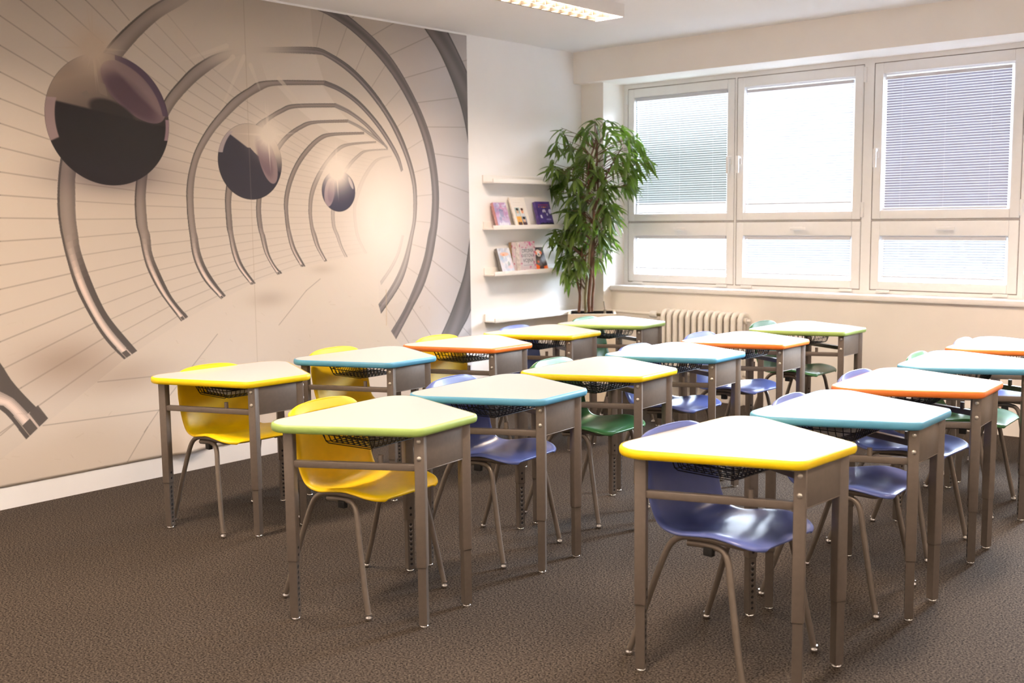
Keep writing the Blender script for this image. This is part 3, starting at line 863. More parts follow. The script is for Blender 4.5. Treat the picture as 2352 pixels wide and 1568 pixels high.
mural_m = image_mat('mural_print', paint_mural(), 0.55, bump=0.10)
T_M = 0.0025
me = bpy.data.meshes.new('wall_mural')
# sheet: gridded so its lower corner can curl away from the wall
ys = np.r_[np.linspace(MUR_Y0, -4.40, 6), np.linspace(-4.34, -3.98, 19), np.linspace(-3.9, MUR_Y1, 6)]
zs_ = np.r_[np.linspace(MUR_Z0, .36, 15), np.linspace(.42, MUR_Z1, 6)]
def curl(y, z):
    a = max(0.0, 1 - abs(y + 4.03) / .17); b = max(0.0, 1 - (z - MUR_Z0) / .22)
    return T_M + .034 * (a * a * (3 - 2 * a)) * b ** 1.5
V = [(curl(y, z), y, z) for z in zs_ for y in ys]
nx = len(ys)
F = [(j * nx + i, j * nx + i + 1, (j + 1) * nx + i + 1, (j + 1) * nx + i) for j in range(len(zs_) - 1) for i in range(nx - 1)]
me.from_pydata(V, [], F)
uv = me.uv_layers.new(name='UVMap')
for lp in me.loops:
    co = me.vertices[lp.vertex_index].co
    uv.data[lp.index].uv = ((co.y - MUR_Y0) / (MUR_Y1 - MUR_Y0), (co.z - MUR_Z0) / (MUR_Z1 - MUR_Z0))
me.materials.append(mural_m)
me.shade_smooth()
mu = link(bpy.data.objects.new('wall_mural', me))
so = mu.modifiers.new('thick', 'SOLIDIFY'); so.thickness = 0.0012; so.offset = -1
tag(mu, 'photo wallpaper of a ribbed white tunnel with three dark glossy balls covering the left wall', 'wall mural')

# leaf clusters and stems: (offset across, height) in metres
CLUSTERS = [(0.05,2.27),(-0.06,2.22),(-0.21,2.16),(-0.03,2.17),(0.15,2.16),(0.15,2.24),(0.25,2.2),(0.29,2.11),(0.38,2.04),(-0.09,2.04),(-0.16,2.08),(-0.24,2.06),(-0.25,1.91),(-0.28,1.88),(-0.18,1.91),(-0.03,2.0),(0.07,2.08),(0.15,2.02),(0.21,1.96),(0.32,1.96),(0.4,1.94),(-0.11,1.91),(-0.07,1.94),(0.02,1.91),(0.09,1.88),(0.18,1.91),(0.25,1.88),(0.3,1.82),(0.35,1.88),(-0.27,1.82),(-0.21,1.85),(-0.15,1.79),(-0.11,1.76),(-0.07,1.7),(-0.03,1.82),(0.06,1.82),(0.12,1.73),(0.18,1.73),(0.27,1.74),(0.31,1.73),(-0.28,1.72),(-0.2,1.71),(-0.14,1.68),(-0.09,1.63),(-0.02,1.65),(0.06,1.67),(0.12,1.67),(0.16,1.63),(-0.16,1.56),(-0.08,1.56),(0.12,1.56),(0.15,1.58),(0.43,1.93),(0.35,2.1),(-0.14,1.48),(-0.08,1.46),(-0.16,1.54),(-0.09,1.53),(0.06,1.46),(0.12,1.5),(0.17,1.5),(0.18,1.44),(-0.21,1.41),(-0.29,1.36),(-0.3,1.29),(-0.25,1.26),(-0.2,1.35),(-0.15,1.39),(-0.19,1.29),(-0.12,1.38),(-0.04,1.39),(-0.01,1.32),(-0.07,1.26),(-0.14,1.25),(-0.2,1.19),(-0.21,1.14),(-0.15,1.18),(-0.09,1.17),(-0.05,1.19),(-0.12,1.13),(-0.07,1.11),(0.1,1.38),(0.13,1.35),(0.08,1.29),(0.16,1.3),(0.12,1.22),(0.07,1.15),(-0.19,1.02),(-0.17,1.01),(-0.09,1.05)]
STEMS = {'a':[(-0.095,0.714),(-0.086,0.844),(-0.094,0.904),(-0.109,0.976),(-0.109,1.054),(-0.099,1.143)],'a2':[(-0.085,0.874),(-0.076,0.964),(-0.079,1.054),(-0.069,1.143),(-0.069,1.25)],'b':[(-0.038,0.714),(-0.041,0.843),(-0.031,0.963),(-0.016,1.053),(-0.006,1.202),(0.021,1.38),(0.033,1.498)],'c':[(-0.008,0.716),(-0.014,0.813),(-0.001,0.963),(0.008,1.082),(0.015,1.202),(0.024,1.38),(0.03,1.469),(0.028,1.569)],'d':[(0.013,0.716),(0.019,0.843),(0.029,0.963),(0.023,1.052),(0.027,1.202),(0.033,1.35)],'t1':[(0.028,1.562),(0.016,1.645),(-0.007,1.704),(-0.013,1.821),(-0.007,1.938),(0.041,2.078),(0.059,2.229),(0.018,2.264)],'t2':[(0.04,1.562),(0.064,1.703),(0.058,1.879),(0.059,1.996),(0.059,2.142)],'t3':[(0.07,1.715),(0.123,1.802),(0.159,1.878),(0.206,1.965),(0.265,2.052)]}

# ------------------------------------------------------------------ student desks
A1H, A2H, DH = 0.424, 0.174, 0.293          # half widths of the two parallel edges, half depth
ZT = 0.750
def rounded_outline():
    P = [Vector((-DH, -A1H)), Vector((DH, -A2H)), Vector((DH, A2H)), Vector((-DH, A1H))]
    R = [.095, .045, .045, .095]
    pts, nrm = [], []
    for i in range(4):
        p, a, b = P[i], (P[i - 1] - P[i]).normalized(), (P[(i + 1) % 4] - P[i]).normalized()
        half = math.acos(a.dot(b)) / 2
        c = p + (a + b).normalized() * (R[i] / math.sin(half))
        n0 = -Vector((-a.y, a.x)); n1 = Vector((-b.y, b.x)) * 1
        n0 = Vector((-a.y, a.x)) if Vector((-a.y, a.x)).dot(p - c) > 0 else Vector((a.y, -a.x))
        n1 = Vector((-b.y, b.x)) if Vector((-b.y, b.x)).dot(p - c) > 0 else Vector((b.y, -b.x))
        a0, a1 = math.atan2(n0.y, n0.x), math.atan2(n1.y, n1.x)
        while a1 < a0: a1 += 2 * math.pi
        for k in range(11):
            an = a0 + (a1 - a0) * k / 10
            d = Vector((math.cos(an), math.sin(an)))
            pts.append(c + d * R[i]); nrm.append(d)
    return pts, nrm
OUT, NRM = rounded_outline()
def off(o, z): return [(p.x + n.x * o, p.y + n.y * o, z) for p, n in zip(OUT, NRM)]

def make_desk():
    root = empty('student_desk')
    m = MB(); m.loops([off(-.001, ZT - .030), off(-.001, ZT - .0012), off(-.0025, ZT)])
    m.build('tabletop', M['laminate'], root, smooth=30)
    prof = [(-.001, ZT + .0004), (.003, ZT - .0006), (.0065, ZT - .004), (.0085, ZT - .010), (.0088, ZT - .016), (.0078, ZT - .022), (.005, ZT - .0275), (.001, ZT - .030), (-.004, ZT - .0305)]
    m = MB(); m.loops([off(o, z) for o, z in prof], False, False)
    m.build('edge_band', EDGE['yellow'], root, smooth=70)
    ang = math.atan2(.203, .458)
    for (u, wv, s, front) in ((-.197, -.332, 1, 0), (-.197, .332, -1, 0), (.261, -.129, 1, 1), (.261, .129, -1, 1)):
        T = Matrix.Translation((u, wv, 0)) @ Matrix.Rotation(s * ang, 4, 'Z')
        leg = MB().box(-.019, .019, -.019, .019, .227, ZT - .030, T=T).build('leg', M['taupe'], root, bevel=.003)
        d = -1 if front else 1
        il = MB().box(-.0155, .0155, -.0155, .0155, .010, .250, T=T)
        hole = MB()
        def disc(xf, z, r, mi, dz=0.0, ex=.0004):
            n = 10
            vs = [T @ Vector((d * (xf + ex), r * math.cos(2 * math.pi * k / n), z + dz + r * math.sin(2 * math.pi * k / n))) for k in range(n)]
            il.add(vs, [tuple(range(n))], mi)
        for k in range(9):
            disc(.0155, .034 + k * .0215, .0078, 1, -.0040, .0003)
            disc(.0155, .034 + k * .0215, .0058, 2, 0, .0006)
        il.build('inner_leg', [M['inner_leg'], M['chrome'], M['hole']], leg)
        MB().lathe([(.0155, 0), (.0170, .003), (.0155, .007), (.009, .012)], 20, T).build('glide', M['chrome'], leg, smooth=50)
        sl = MB()
        for z in (.250, .278):
            n = 10
            sl.add([T @ Vector((d * .0194, .0058 * math.cos(2 * math.pi * k / n), z + .0058 * math.sin(2 * math.pi * k / n))) for k in range(n)], [tuple(range(n))])
        sl.build('adjusting_hole', M['hole'], leg)
        if front:
            for z in (.697, .635):
                TB = T @ Matrix.Translation((0, -s * .019, z)) @ Matrix.Rotation(math.radians(90 * s), 4, 'X')
                MB().lathe([(.0082, 0), (.0082, .0015), (.006, .004), (.002, .005)], 14, TB).build('bolt', M['bolt'], leg, smooth=50)
    # front apron panel between the two front legs
    MB().box(.268, .272, -.116, .116, .588, ZT - .030).box(.256, .272, -.112, .112, .584, .588).build('modesty_panel', M['taupe'], root, bevel=.0015)
    for s in (-1, 1):
        a, b = Vector((-.197, s * .332, 0)), Vector((.261, s * .129, 0))
        d = (b - a).normalized(); L = (b - a).length
        T = Matrix.Translation(a) @ Matrix.Rotation(math.atan2(d.y, d.x), 4, 'Z')
        rail = MB().box(.017, L - .017, -.0125, .0125, .586, .611, T=T).build('side_rail', M['taupe'], root, bevel=.002)
        MB().tube([T @ Vector((L * .70, 0, .610)), T @ Vector((L * .70, 0, .640))], .0095, 14).build('peg', M['taupe'], rail, smooth=60)
    # wire book basket
    bk = MB()
    u0, u1, v0, v1, zb, zr = -.205, .035, -.135, .135, .640, .708
    U0, U1, V0, V1 = -.235, .060, -.165, .165
    def corner_loop(a0, a1, b0, b1, z, r=.03):
        P = []
        for (cx, cy, s0) in ((a1 - r, b1 - r, 0), (a0 + r, b1 - r, 90), (a0 + r, b0 + r, 180), (a1 - r, b0 + r, 270)):
            for k in range(5):
                an = math.radians(s0 + 90 * k / 4)
                P.append((cx + r * math.cos(an), cy + r * math.sin(an), z))
        return P
    bk.tube(corner_loop(U0, U1, V0, V1, zr), .0030, 6, closed=True)
    bk.tube(corner_loop(u0 - .012, u1 + .012, v0 - .014, v1 + .014, .676), .0021, 5, closed=True)
    n = 12
    for k in range(n):
        f = k / (n - 1)
        v = v0 + (v1 - v0) * f; vr = V0 + .02 + (V1 - V0 - .04) * f
        bk.tube([(U0, vr, zr), (u0 - .010, v, .666), (u0 - .002, v, .647), (u0 + .012, v, zb), (u1 - .012, v, zb), (u1 + .002, v, .647), (u1 + .010, v, .666), (U1, vr, zr)], .0021, 5)
    n = 9
    for k in range(n):
        f = k / (n - 1)
        u = u0 + (u1 - u0) * f; ur = U0 + .02 + (U1 - U0 - .04) * f
        bk.tube([(ur, V0, zr), (u, v0 - .012, .666), (u, v0 - .002, .649), (u, v0 + .012, zb + .003), (u, v1 - .012, zb + .003), (u, v1 + .002, .649), (u, v1 + .012, .666), (ur, V1, zr)], .0021, 5)
    for s in (-1, 1):
        bk.tube([(-.12, s * .165, zr), (-.12, s * .190, ZT - .033)], .0026, 6); bk.tube([(.02, s * .165, zr), (.02, s * .178, ZT - .033)], .0026, 6)
    bk.build('wire_basket', M['wire'], root, smooth=70)
    return root

# ------------------------------------------------------------------ student chairs
def make_chair():
    root = empty('student_chair')
    #      edge u, edge z, half width, dish
    PR = [(-.124, .781, .160, .012), (-.117, .774, .184, .016), (-.100, .745, .193, .024), (-.080, .700, .198, .030), (-.068, .640, .204, .031),
          (-.053, .565, .203, .030), (-.036, .508, .200, .030), (-.010, .474, .199, .032), (.045, .464, .203, .030), (.115, .474, .210, .028),
          (.195, .486, .216, .028), (.255, .482, .214, .022), (.305, .471, .203, .012), (.338, .459, .176, .004), (.352, .450, .140, .0)]
    C = crom(PR, 4)
    NS = 29
    me = bpy.data.meshes.new('seat_shell')
    V, F = [], []
    rows = len(C)
    for i, (u, z, W, d) in enumerate(C):
        a, b = C[max(i - 1, 0)], C[min(i + 1, rows - 1)]
        t = np.array([b[0] - a[0], b[1] - a[1]]); t /= np.hypot(*t)
        nv = np.array([t[1], -t[0]])                 # points behind / under the shell
        if nv[1] > 0 and i > rows // 2: nv = -nv
        for k in range(NS):
            s = -1 + 2 * k / (NS - 1)
            s2 = math.copysign(abs(s) ** .92, s)
            f = d * (1 - abs(s) ** 2.3) - (0 if abs(s) < .88 else -.013 * ((abs(s) - .88) / .12) ** 1.6)
            arch = .036 * abs(s2) ** 2.8 * max(0.0, min(1.0, (z - .690) / .085)) if i < rows // 2 else 0.0
            V.append((u + nv[0] * f, s2 * W, z + nv[1] * f - arch))
    zc = [c[1] for c in C]
    for i in range(rows - 1):
        for k in range(NS - 1):
            cu, cz = (C[i][0] + C[i + 1][0]) / 2, (C[i][1] + C[i + 1][1]) / 2
            s = -1 + 2 * (k + .5) / (NS - 1)
            if i < 12 and .716 < cz < .735 and abs(s) < .60: continue     # hand slot
            F.append((i * NS + k, i * NS + k + 1, (i + 1) * NS + k + 1, (i + 1) * NS + k))
    me.from_pydata(V, [], F)
    me.materials.append(SHELL['yellow'])
    sh = link(bpy.data.objects.new('seat_shell', me))
    for kind, kw in (('SOLIDIFY', dict(thickness=.010, offset=0.0)), ('SUBSURF', dict(levels=1, render_levels=1))):
        md = sh.modifiers.new(kind.lower(), kind)
        for a, b in kw.items(): setattr(md, a, b)
    dg = bpy.context.evaluated_depsgraph_get()
    m2 = bpy.data.meshes.new_from_object(sh.evaluated_get(dg))
    sh.modifiers.clear(); sh.data = m2; m2.name = 'seat_shell'
    m2.shade_smooth()
    sh.parent = root
    for s in (-1, 1):
        rear = crom([(-.128, s * .229, .012), (-.088, s * .222, .120), (-.044, s * .213, .246), (-.006, s * .203, .355), (.022, s * .195, .415), (.058, s * .189, .443), (.105, s * .187, .452), (.170, s * .186, .457), (.235, s * .180, .455), (.285, s * .165, .449), (.300, s * .12, .446)], 5)
        lg = MB().tube(rear, .0112, 12).build('leg', M['taupe_tube'], root, smooth=60)
        front = crom([(.322, s * .219, .012), (.302, s * .214, .105), (.280, s * .206, .215), (.258, s * .197, .325), (.243, s * .189, .395), (.222, s * .184, .425), (.190, s * .181, .433), (.140, s * .180, .432), (.082, s * .180, .427)], 5)
        lf = MB().tube(front, .0112, 12).build('leg', M['taupe_tube'], root, smooth=60)
        for (lo, P0, P1) in ((lg, rear[0], rear[3]), (lf, front[0], front[3])):
            d = Vector(P1) - Vector(P0); d.normalize()
            MB().lathe([(.009, 0), (.0135, .003), (.0145, .008), (.0130, .014), (.0114, .018), (.0113, .026)], 18, Matrix.Translation((P0[0], P0[1], 0.0))).build('glide', M['chrome'], lo, smooth=50)
        MB().box(.150, .184, s * .186 - .010, s * .186 + .010, .402, .430).build('bumper', M['rubber'], root, bevel=.002)
    m = MB()
    m.tube(crom([(.300, -.12, .446), (.303, -.06, .444), (.303, .06, .444), (.300, .12, .446)], 4), .0112, 12)
    m.tube([(.160, -.180, .432), (.160, .180, .432)], .009, 10)
    m.build('crossbar', M['taupe_tube'], root, smooth=60)
    return root

def paint_slot(root, part, m):
    """gives one copied part its own colour without splitting the shared mesh"""
    for ch in root.children:
        if ch.name.split('.')[0] == part:
            ch.material_slots[0].link = 'OBJECT'
            ch.material_slots[0].material = m

DESKS = [  # x, y, turn, edge colour, label
 (1.202, -4.429, -2.1, 'yellow', 'student desk with yellow edge at the near end of the row along the mural'),
 (1.229, -3.592, -0.1, 'blue', 'student desk with blue edge, second in the row along the mural'),
 (1.260, -2.809, -2.5, 'orange', 'student desk with orange edge in the row along the mural'),
 (1.199, -2.040, 1.5, 'yellow', 'student desk with yellow edge beyond the orange one in the row along the mural'),
 (1.198, -1.268, 3.0, 'green', 'student desk with green edge standing just in front of the potted plant'),
 (2.621, -4.772, 6.1, 'green', 'large near student desk with green edge and yellow chair, front of the middle row'),
 (2.573, -4.012, 3.9, 'blue', 'student desk with blue edge directly behind the near green desk of the middle row'),
 (2.541, -3.234, 1.6, 'yellow', 'student desk with yellow edge in the middle row, over a green chair'),
 (2.491, -2.466, 0.7, 'blue', 'student desk with blue edge beyond the yellow one in the middle row'),
 (2.500, -1.705, -1.0, 'orange', 'student desk with orange edge in the middle row, in front of the radiator'),
 (2.496, -0.866, -0.8, 'green', 'student desk with green edge at the far end of the middle row'),
 (3.940, -4.363, -3.3, 'yellow', 'nearest student desk of the right row with yellow edge and bright white top'),
 (3.972, -3.570, 1.2, 'blue', 'student desk with light blue edge, second in the right row'),
 (3.923, -2.767, 3.6, 'orange', 'student desk with orange edge, third in the right row'),
 (3.893, -1.956, 4.6, 'blue', 'student desk with blue edge cut by the right border, fourth in the right row'),
 (3.855, -1.144, 1.7, 'orange', 'farthest student desk of the right row, orange edged, cut by the right border')]
CHAIRS = [
 (1.041, -4.454, -3.3, 'yellow', 'yellow plastic chair under the near yellow-edged desk of the mural row'),
 (0.995, -3.592, -0.1, 'yellow', 'yellow plastic chair under the blue-edged desk of the mural row'),
 (1.030, -2.800, -3.0, 'yellow', 'yellow plastic chair under the orange-edged desk of the mural row'),
 (1.030, -2.050, 2.0, 'blue', 'blue plastic chair under the yellow-edged desk below the lowest wall shelf'),
 (1.045, -1.280, 3.5, 'green', 'green plastic chair under the green-edged desk in front of the plant'),
 (2.351, -4.766, 4.2, 'yellow', 'yellow plastic chair under the large near green-edged desk of the middle row'),
 (2.342, -4.002, 5.2, 'blue', 'blue plastic chair under the nearer blue-edged desk of the middle row'),
 (2.314, -3.240, 1.6, 'green', 'green plastic chair under the yellow-edged desk of the middle row'),
 (2.309, -2.480, 0.7, 'blue', 'blue plastic chair under the farther blue-edged desk of the middle row'),
 (2.276, -1.726, -1.0, 'blue', 'blue plastic chair under the orange-edged desk of the middle row'),
 (2.253, -0.863, -0.8, 'green', 'green plastic chair under the far green-edged desk by the window wall'),
 (3.763, -4.383, -4.0, 'blue', 'large near blue plastic chair under the yellow-edged desk of the right row'),
 (3.805, -3.561, 3.6, 'blue', 'blue plastic chair under the light blue-edged second desk of the right row'),
 (3.735, -2.760, -1.9, 'blue', 'blue plastic chair under the orange-edged third desk of the right row'),
 (3.714, -1.933, 3.1, 'green', 'green plastic chair under the fourth desk of the right row'),
 (3.684, -1.149, 1.7, 'blue', 'blue plastic chair under the farthest desk of the right row')]
desk0, chair0 = make_desk(), make_chair()
for i, (x, y, a, c, lab) in enumerate(DESKS):
    o = desk0 if i == 0 else copy_tree(desk0)
    o.location = (x, y, 0); o.rotation_euler = (0, 0, math.radians(a))
    tag(o, lab, 'desk', 'student desks in three rows')
    paint_slot(o, 'edge_band', EDGE[c])
for i, (x, y, a, c, lab) in enumerate(CHAIRS):
    o = chair0 if i == 0 else copy_tree(chair0)
    o.location = (x, y, 0); o.rotation_euler = (0, 0, math.radians(a))
    tag(o, lab, 'chair', 'plastic student chairs at the desks')
    paint_slot(o, 'seat_shell', SHELL[c])

def in_basket(di, u, v, z, rz):
    x, y, a = DESKS[di][:3]; a = math.radians(a)
    return (x + u * math.cos(a) - v * math.sin(a), y + u * math.sin(a) + v * math.cos(a), z), a + rz
M['paper'] = mat('grey_white_paper', (.62, .60, .57), .7)
M['red'] = mat('red_card', (.42, .02, .02), .5)
p, a = in_basket(0, -.075, .0, .6527, .1)
o = empty('paper_stack', p, a); tag(o, 'grey white paper stack lying in the basket of the near yellow-edged mural desk', 'papers')
for k in range(5): MB().box(-.09, .09, -.11, .11, k * .004, k * .004 + .0035, T=Matrix.Rotation(.05 * (k - 2), 4, 'Z')).build('sheet', M['paper'], o)
MB().box(-.085, .085, -.10, .10, .020, .026).build('dark_folder', M['rubber'], o)
p, a = in_basket(12, -.055, -.02, .6527, -.1)
o = empty('book', p, a); tag(o, 'pale book with red end in the basket of the second desk in the right row', 'book')
MB().box(-.07, .05, -.10, .06, 0, .022).build('pages', M['paper'], o)
MB().box(-.071, .051, .06, .085, -.0, .024).build('spine', M['red'], o, bevel=.002)

# ------------------------------------------------------------------ picture ledges and books
SH_Y0, SH_Y1 = -1.368, -0.225
M['ledge'] = mat('white_ledge_lacquer', (.86, .84, .82), .4, vary=.01)
ledge0 = None
for (z, lab) in ((1.760, 'topmost white picture ledge on the left wall, empty'), (1.404, 'white picture ledge holding three books, the upper of the two with books'),
                 (1.047, 'white picture ledge holding three front-facing books and a brown-spined one'), (0.686, 'lowest white picture ledge, empty, beside the plant box')):
    if ledge0 is None:
        ledge0 = empty('wall_shelf', (0, 0, z)); L = ledge0
        MB().box(.0, .014, SH_Y0, SH_Y1, 0, .064).build('back_board', M['ledge'], L, bevel=.0015)
        MB().box(.014, .106, SH_Y0, SH_Y1, 0, .012).build('ledge_board', M['ledge'], L, bevel=.0015)
        MB().box(.106, .118, SH_Y0, SH_Y1, 0, .034).build('front_lip', M['ledge'], L, bevel=.0015)
    else:
        L = copy_tree(ledge0); L.location = (0, 0, z)
    tag(L, lab, 'shelf', 'picture ledges on the left wall')

def paint_cover(kind):
    c = Canvas(0, 1, 0, 1.35, 0.004, (1, 1, 1))
    rnd = random.Random(hash(kind) % 7 if isinstance(kind, int) else sum(map(ord, kind)))
    X, Y = np.meshgrid((np.arange(c.w) + .5) * c.res, (np.arange(c.h) + .5) * c.res)
    def blots(cols, n, r0, r1, a0=.2, a1=.7):
        for _ in range(n):
            c.ell(rnd.random(), rnd.random() * 1.35, rnd.uniform(r0, r1), rnd.uniform(r0, r1), cols[rnd.randrange(len(cols))], rnd.uniform(a0, a1), rot=rnd.random() * 3, soft=.8)
    if kind == 'pink':
        c.a[:] = (.70, .52, .66); blots([(.85, .62, .76), (.62, .48, .66), (.78, .56, .70)], 60, .04, .18)
        q = (slice(0, c.h), slice(0, c.w)); c.mix(q, (.72, .72, .86), np.clip((.75 - Y) / .5, 0, 1) * .8)
        blots([(.55, .58, .72), (.85, .86, .93)], 25, .03, .10)
        for k in range(7): c.ell(.18 + k * .11, 1.14 + rnd.uniform(-.02, .02), .035, .02, (.55, .36, .52), .5)
        c.ell(.50, .78, .14, .20, (.50, .55, .70), .6, soft=.3); c.ell(.43, .93, .05, .05, (.34, .38, .52), .7); c.ell(.57, .90, .04, .05, (.34, .38, .52), .7)
        for k in range(5): c.ell(.2 + k * .15, .14, .06, .09, (.92, .92, .96), .8, soft=.4)
    elif kind == 'portraits':
        c.a[:] = (.95, .93, .91)
        for (x, y, bgc, skin, hair) in ((.18, .50, (.68, .76, .76), (.90, .76, .64), (.12, .10, .08)), (.50, .50, (.93, .90, .86), (.93, .66, .52), (.25, .13, .10)),
                                        (.18, .10, (.93, .72, .38), (.95, .72, .45), (.93, .70, .34)), (.50, .10, (.62, .64, .70), (.93, .80, .68), (.08, .07, .07))):
            c.poly([(x, y), (x + .32, y), (x + .32, y + .39), (x, y + .39)], bgc)
            c.ell(x + .16, y + .06, .13, .10, (.86, .88, .90) if y > .3 else (.30, .22, .24)); c.ell(x + .16, y + .22, .075, .105, skin)
            c.ell(x + .16, y + .31, .085, .055, hair)
            c.ell(x + .13, y + .23, .010, .012, (.15, .1, .1)); c.ell(x + .19, y + .23, .010, .012, (.15, .1, .1)); c.ell(x + .16, y + .165, .022, .008, (.7, .3, .3))
        for k in range(8): c.line((.2 + k * .06, 1.12), (.225 + k * .06, 1.12), .014, (.82, .79, .77))
        for k in range(8): c.line((.18 + k * .07, 1.0), (.20 + k * .07, 1.0), .02, (.86, .84, .83))
    elif kind == 'purple':
        c.a[:] = (.27, .20, .50); blots([(.33, .25, .56), (.22, .15, .42)], 25, .05, .2)
        for k in range(11): c.poly([(.16 + k * .065, 1.13), (.205 + k * .065, 1.13), (.205 + k * .065, 1.20), (.16 + k * .065, 1.20)], (.62, .25, .42))
        x = .14
        for k, wl in enumerate((.07, .04, .06, .05, .06, .0, .07, .06, .06, .06, .07, .06)):
            if wl: c.poly([(x, 1.00 + .012 * abs(k - 6)), (x + wl * .8, 1.00 + .012 * abs(k - 6)), (x + wl * .85, 1.075 - .006 * abs(k - 6)), (x + .008, 1.075 - .006 * abs(k - 6))], (.93, .60, .18))
            x += wl + .004 if wl else .035
        c.ell(.48, .82, .12, .10, (.80, .78, .86)); c.ell(.48, .74, .05, .05, (.15, .12, .22)); c.ell(.44, .87, .02, .05, (.70, .68, .80)); c.ell(.55, .88, .02, .06, (.70, .68, .80))
        c.poly([(.16, .45), (.30, .42), (.26, .62), (.14, .60)], (.86, .85, .92)); c.ell(.66, .64, .05, .08, (.74, .70, .86)); c.ell(.90, .80, .10, .14, (.74, .72, .88))
        for k in range(7): c.ell(.10 + k * .14, .07 + .03 * (k % 2), .08, .11, (.08, .06, .14))
        for k in range(7): c.ell(.12 + k * .14, .06, .03, .03, (.86, .84, .92))
        c.ell(.70, .36, .18, .05, (.55, .50, .76))
    elif kind == 'pale':
        c.a[:] = (.86, .88, .93); blots([(.72, .78, .88), (.96, .96, .97), (.90, .82, .86), (.70, .72, .78)], 60, .05, .2)
        c.ell(.48, 1.02, .30, .09, (.93, .72, .62), .85, soft=.3); c.ell(.40, .98, .10, .05, (.92, .58, .40), .8); c.ell(.22, .78, .05, .06, (.62, .78, .90)); c.ell(.68, .45, .08, .14, (.58, .64, .66), .7, soft=.4); c.ell(.75, .30, .16, .08, (.93, .74, .78), .7, soft=.4)
    elif kind == 'history':
        c.a[:] = (.80, .74, .76)
        for _ in range(60):
            x, y = rnd.random(), rnd.random() * 1.35
            if .17 < x < .83 and .25 < y < 1.05: continue
            c.ell(x, y, rnd.uniform(.03, .07), rnd.uniform(.03, .08), [(.78, .36, .55), (.66, .22, .36), (.86, .62, .72), (.72, .50, .60)][rnd.randrange(4)], .75, rot=rnd.random() * 3)
        c.poly([(.14, .25), (.86, .25), (.86, 1.06), (.14, 1.06)], (.80, .79, .81), .75)
        for k in range(12): c.line((.22 + k * .05, 1.0), (.25 + k * .05, 1.0), .02, (.45, .46, .52))
        for k in range(12): c.line((.22 + k * .05, .30), (.25 + k * .05, .30), .02, (.55, .56, .60))
    elif kind == 'owl':
        c.a[:] = (.28, .24, .25); blots([(.36, .31, .30), (.20, .17, .18), (.45, .40, .36)], 40, .05, .18)
        c.ell(.52, 1.03, .30, .15, (.90, .46, .24)); c.ell(.52, 1.12, .17, .10, (.94, .84, .76)); c.ell(.52, .92, .16, .12, (.88, .85, .83)); c.ell(.52, .93, .05, .05, (.14, .10, .10)); c.ell(.50, .94, .015, .015, (.9, .9, .9))
        c.ell(.32, .52, .09, .07, (.80, .42, .26)); c.ell(.70, .55, .10, .20, (.42, .40, .42), .8, rot=.4)
        c.poly([(0, 0), (1, 0), (1, .30), (.7, .24), (.5, .12), (.3, .30), (0, .42)], (.93, .42, .16)); c.ell(.48, .16, .20, .09, (.28, .22, .24)); c.ell(.93, .10, .08, .12, (.95, .55, .30))
    return c.half()

def book(y0, y1, zs, h, th, cover, spine_col, label, back_off=0.0, title=None, rest=.016):
    """front-facing book leaning on the wall, its foot behind the lip of the ledge"""
    foot = .104 - back_off
    zf = zs + .0125
    ang = math.asin(min(.9, max(.01, (foot - th - rest) / h)))
    root = empty('book', (foot - th * math.cos(ang), (y0 + y1) / 2, zf + .001))
    root.rotation_euler = (0, -ang, 0)
    tag(root, label, 'book', 'books on the picture ledges')
    wd = (y1 - y0) / 2
    # block: local x = thickness (towards the room), y = width, z = height
    MB().box(.002, th - .002, -wd + .003, wd - .003, .003, h - .003).build('pages', M['pages'], root)
    cm = M.get('cover_' + cover) or M.setdefault('cover_' + cover, image_mat('cover_' + cover, paint_cover(cover), .35))
    me = bpy.data.meshes.new('front_cover')
    x = th
    me.from_pydata([(x, -wd, 0), (x, wd, 0), (x, wd, h), (x, -wd, h), (x - .002, -wd, 0), (x - .002, wd, 0), (x - .002, wd, h), (x - .002, -wd, h)], [],
                   [(0, 1, 2, 3), (4, 7, 6, 5), (0, 4, 5, 1), (1, 5, 6, 2), (2, 6, 7, 3), (3, 7, 4, 0)])
    uv = me.uv_layers.new(name='UVMap')
    for lp in me.loops:
        co = me.vertices[lp.vertex_index].co
        uv.data[lp.index].uv = ((co.y + wd) / (2 * wd), co.z / h)
    me.materials.append(cm)
    o = link(bpy.data.objects.new('front_cover', me)); o.parent = root
    sm = mat('spine_' + cover, spine_col, .45, vary=.25, scale=40)
    MB().box(0, .002, -wd, wd, 0, h).build('back_cover', sm, root)
    MB().box(.0, th, -wd - .0012, -wd + .0018, 0, h).build('spine', sm, root)
    if title:
        for (txt, size, z, colr) in title:
            cu = bpy.data.curves.new('title', 'FONT')
            cu.body, cu.size, cu.align_x, cu.extrude = txt, size, 'CENTER', .0002
            tmp = link(bpy.data.objects.new('title', cu))
            dg = bpy.context.evaluated_depsgraph_get(); dg.update()
            tm = bpy.data.meshes.new_from_object(tmp.evaluated_get(dg))
            bpy.data.objects.remove(tmp)
            tm.materials.clear(); tm.materials.append(mat('title_ink', colr, .4))
            t = link(bpy.data.objects.new('title', tm)); t.parent = root
            t.rotation_euler = (math.radians(90), 0, math.radians(90))
            t.location = (th + .0004, .004, z)
    return root
M['pages'] = mat('book_pages', (.78, .72, .62), .8, vary=.1, scale=200)
z2, z3 = 1.404, 1.047
book(-1.298, -1.150, z2, .198, .026, 'pink', (.52, .26, .26, 1), 'pink and lilac book at the left end of the upper book ledge')
book(-1.090, -0.910, z2, .245, .012, 'portraits', (.80, .74, .66, 1), 'tall white book with four small drawn portraits on its cover')
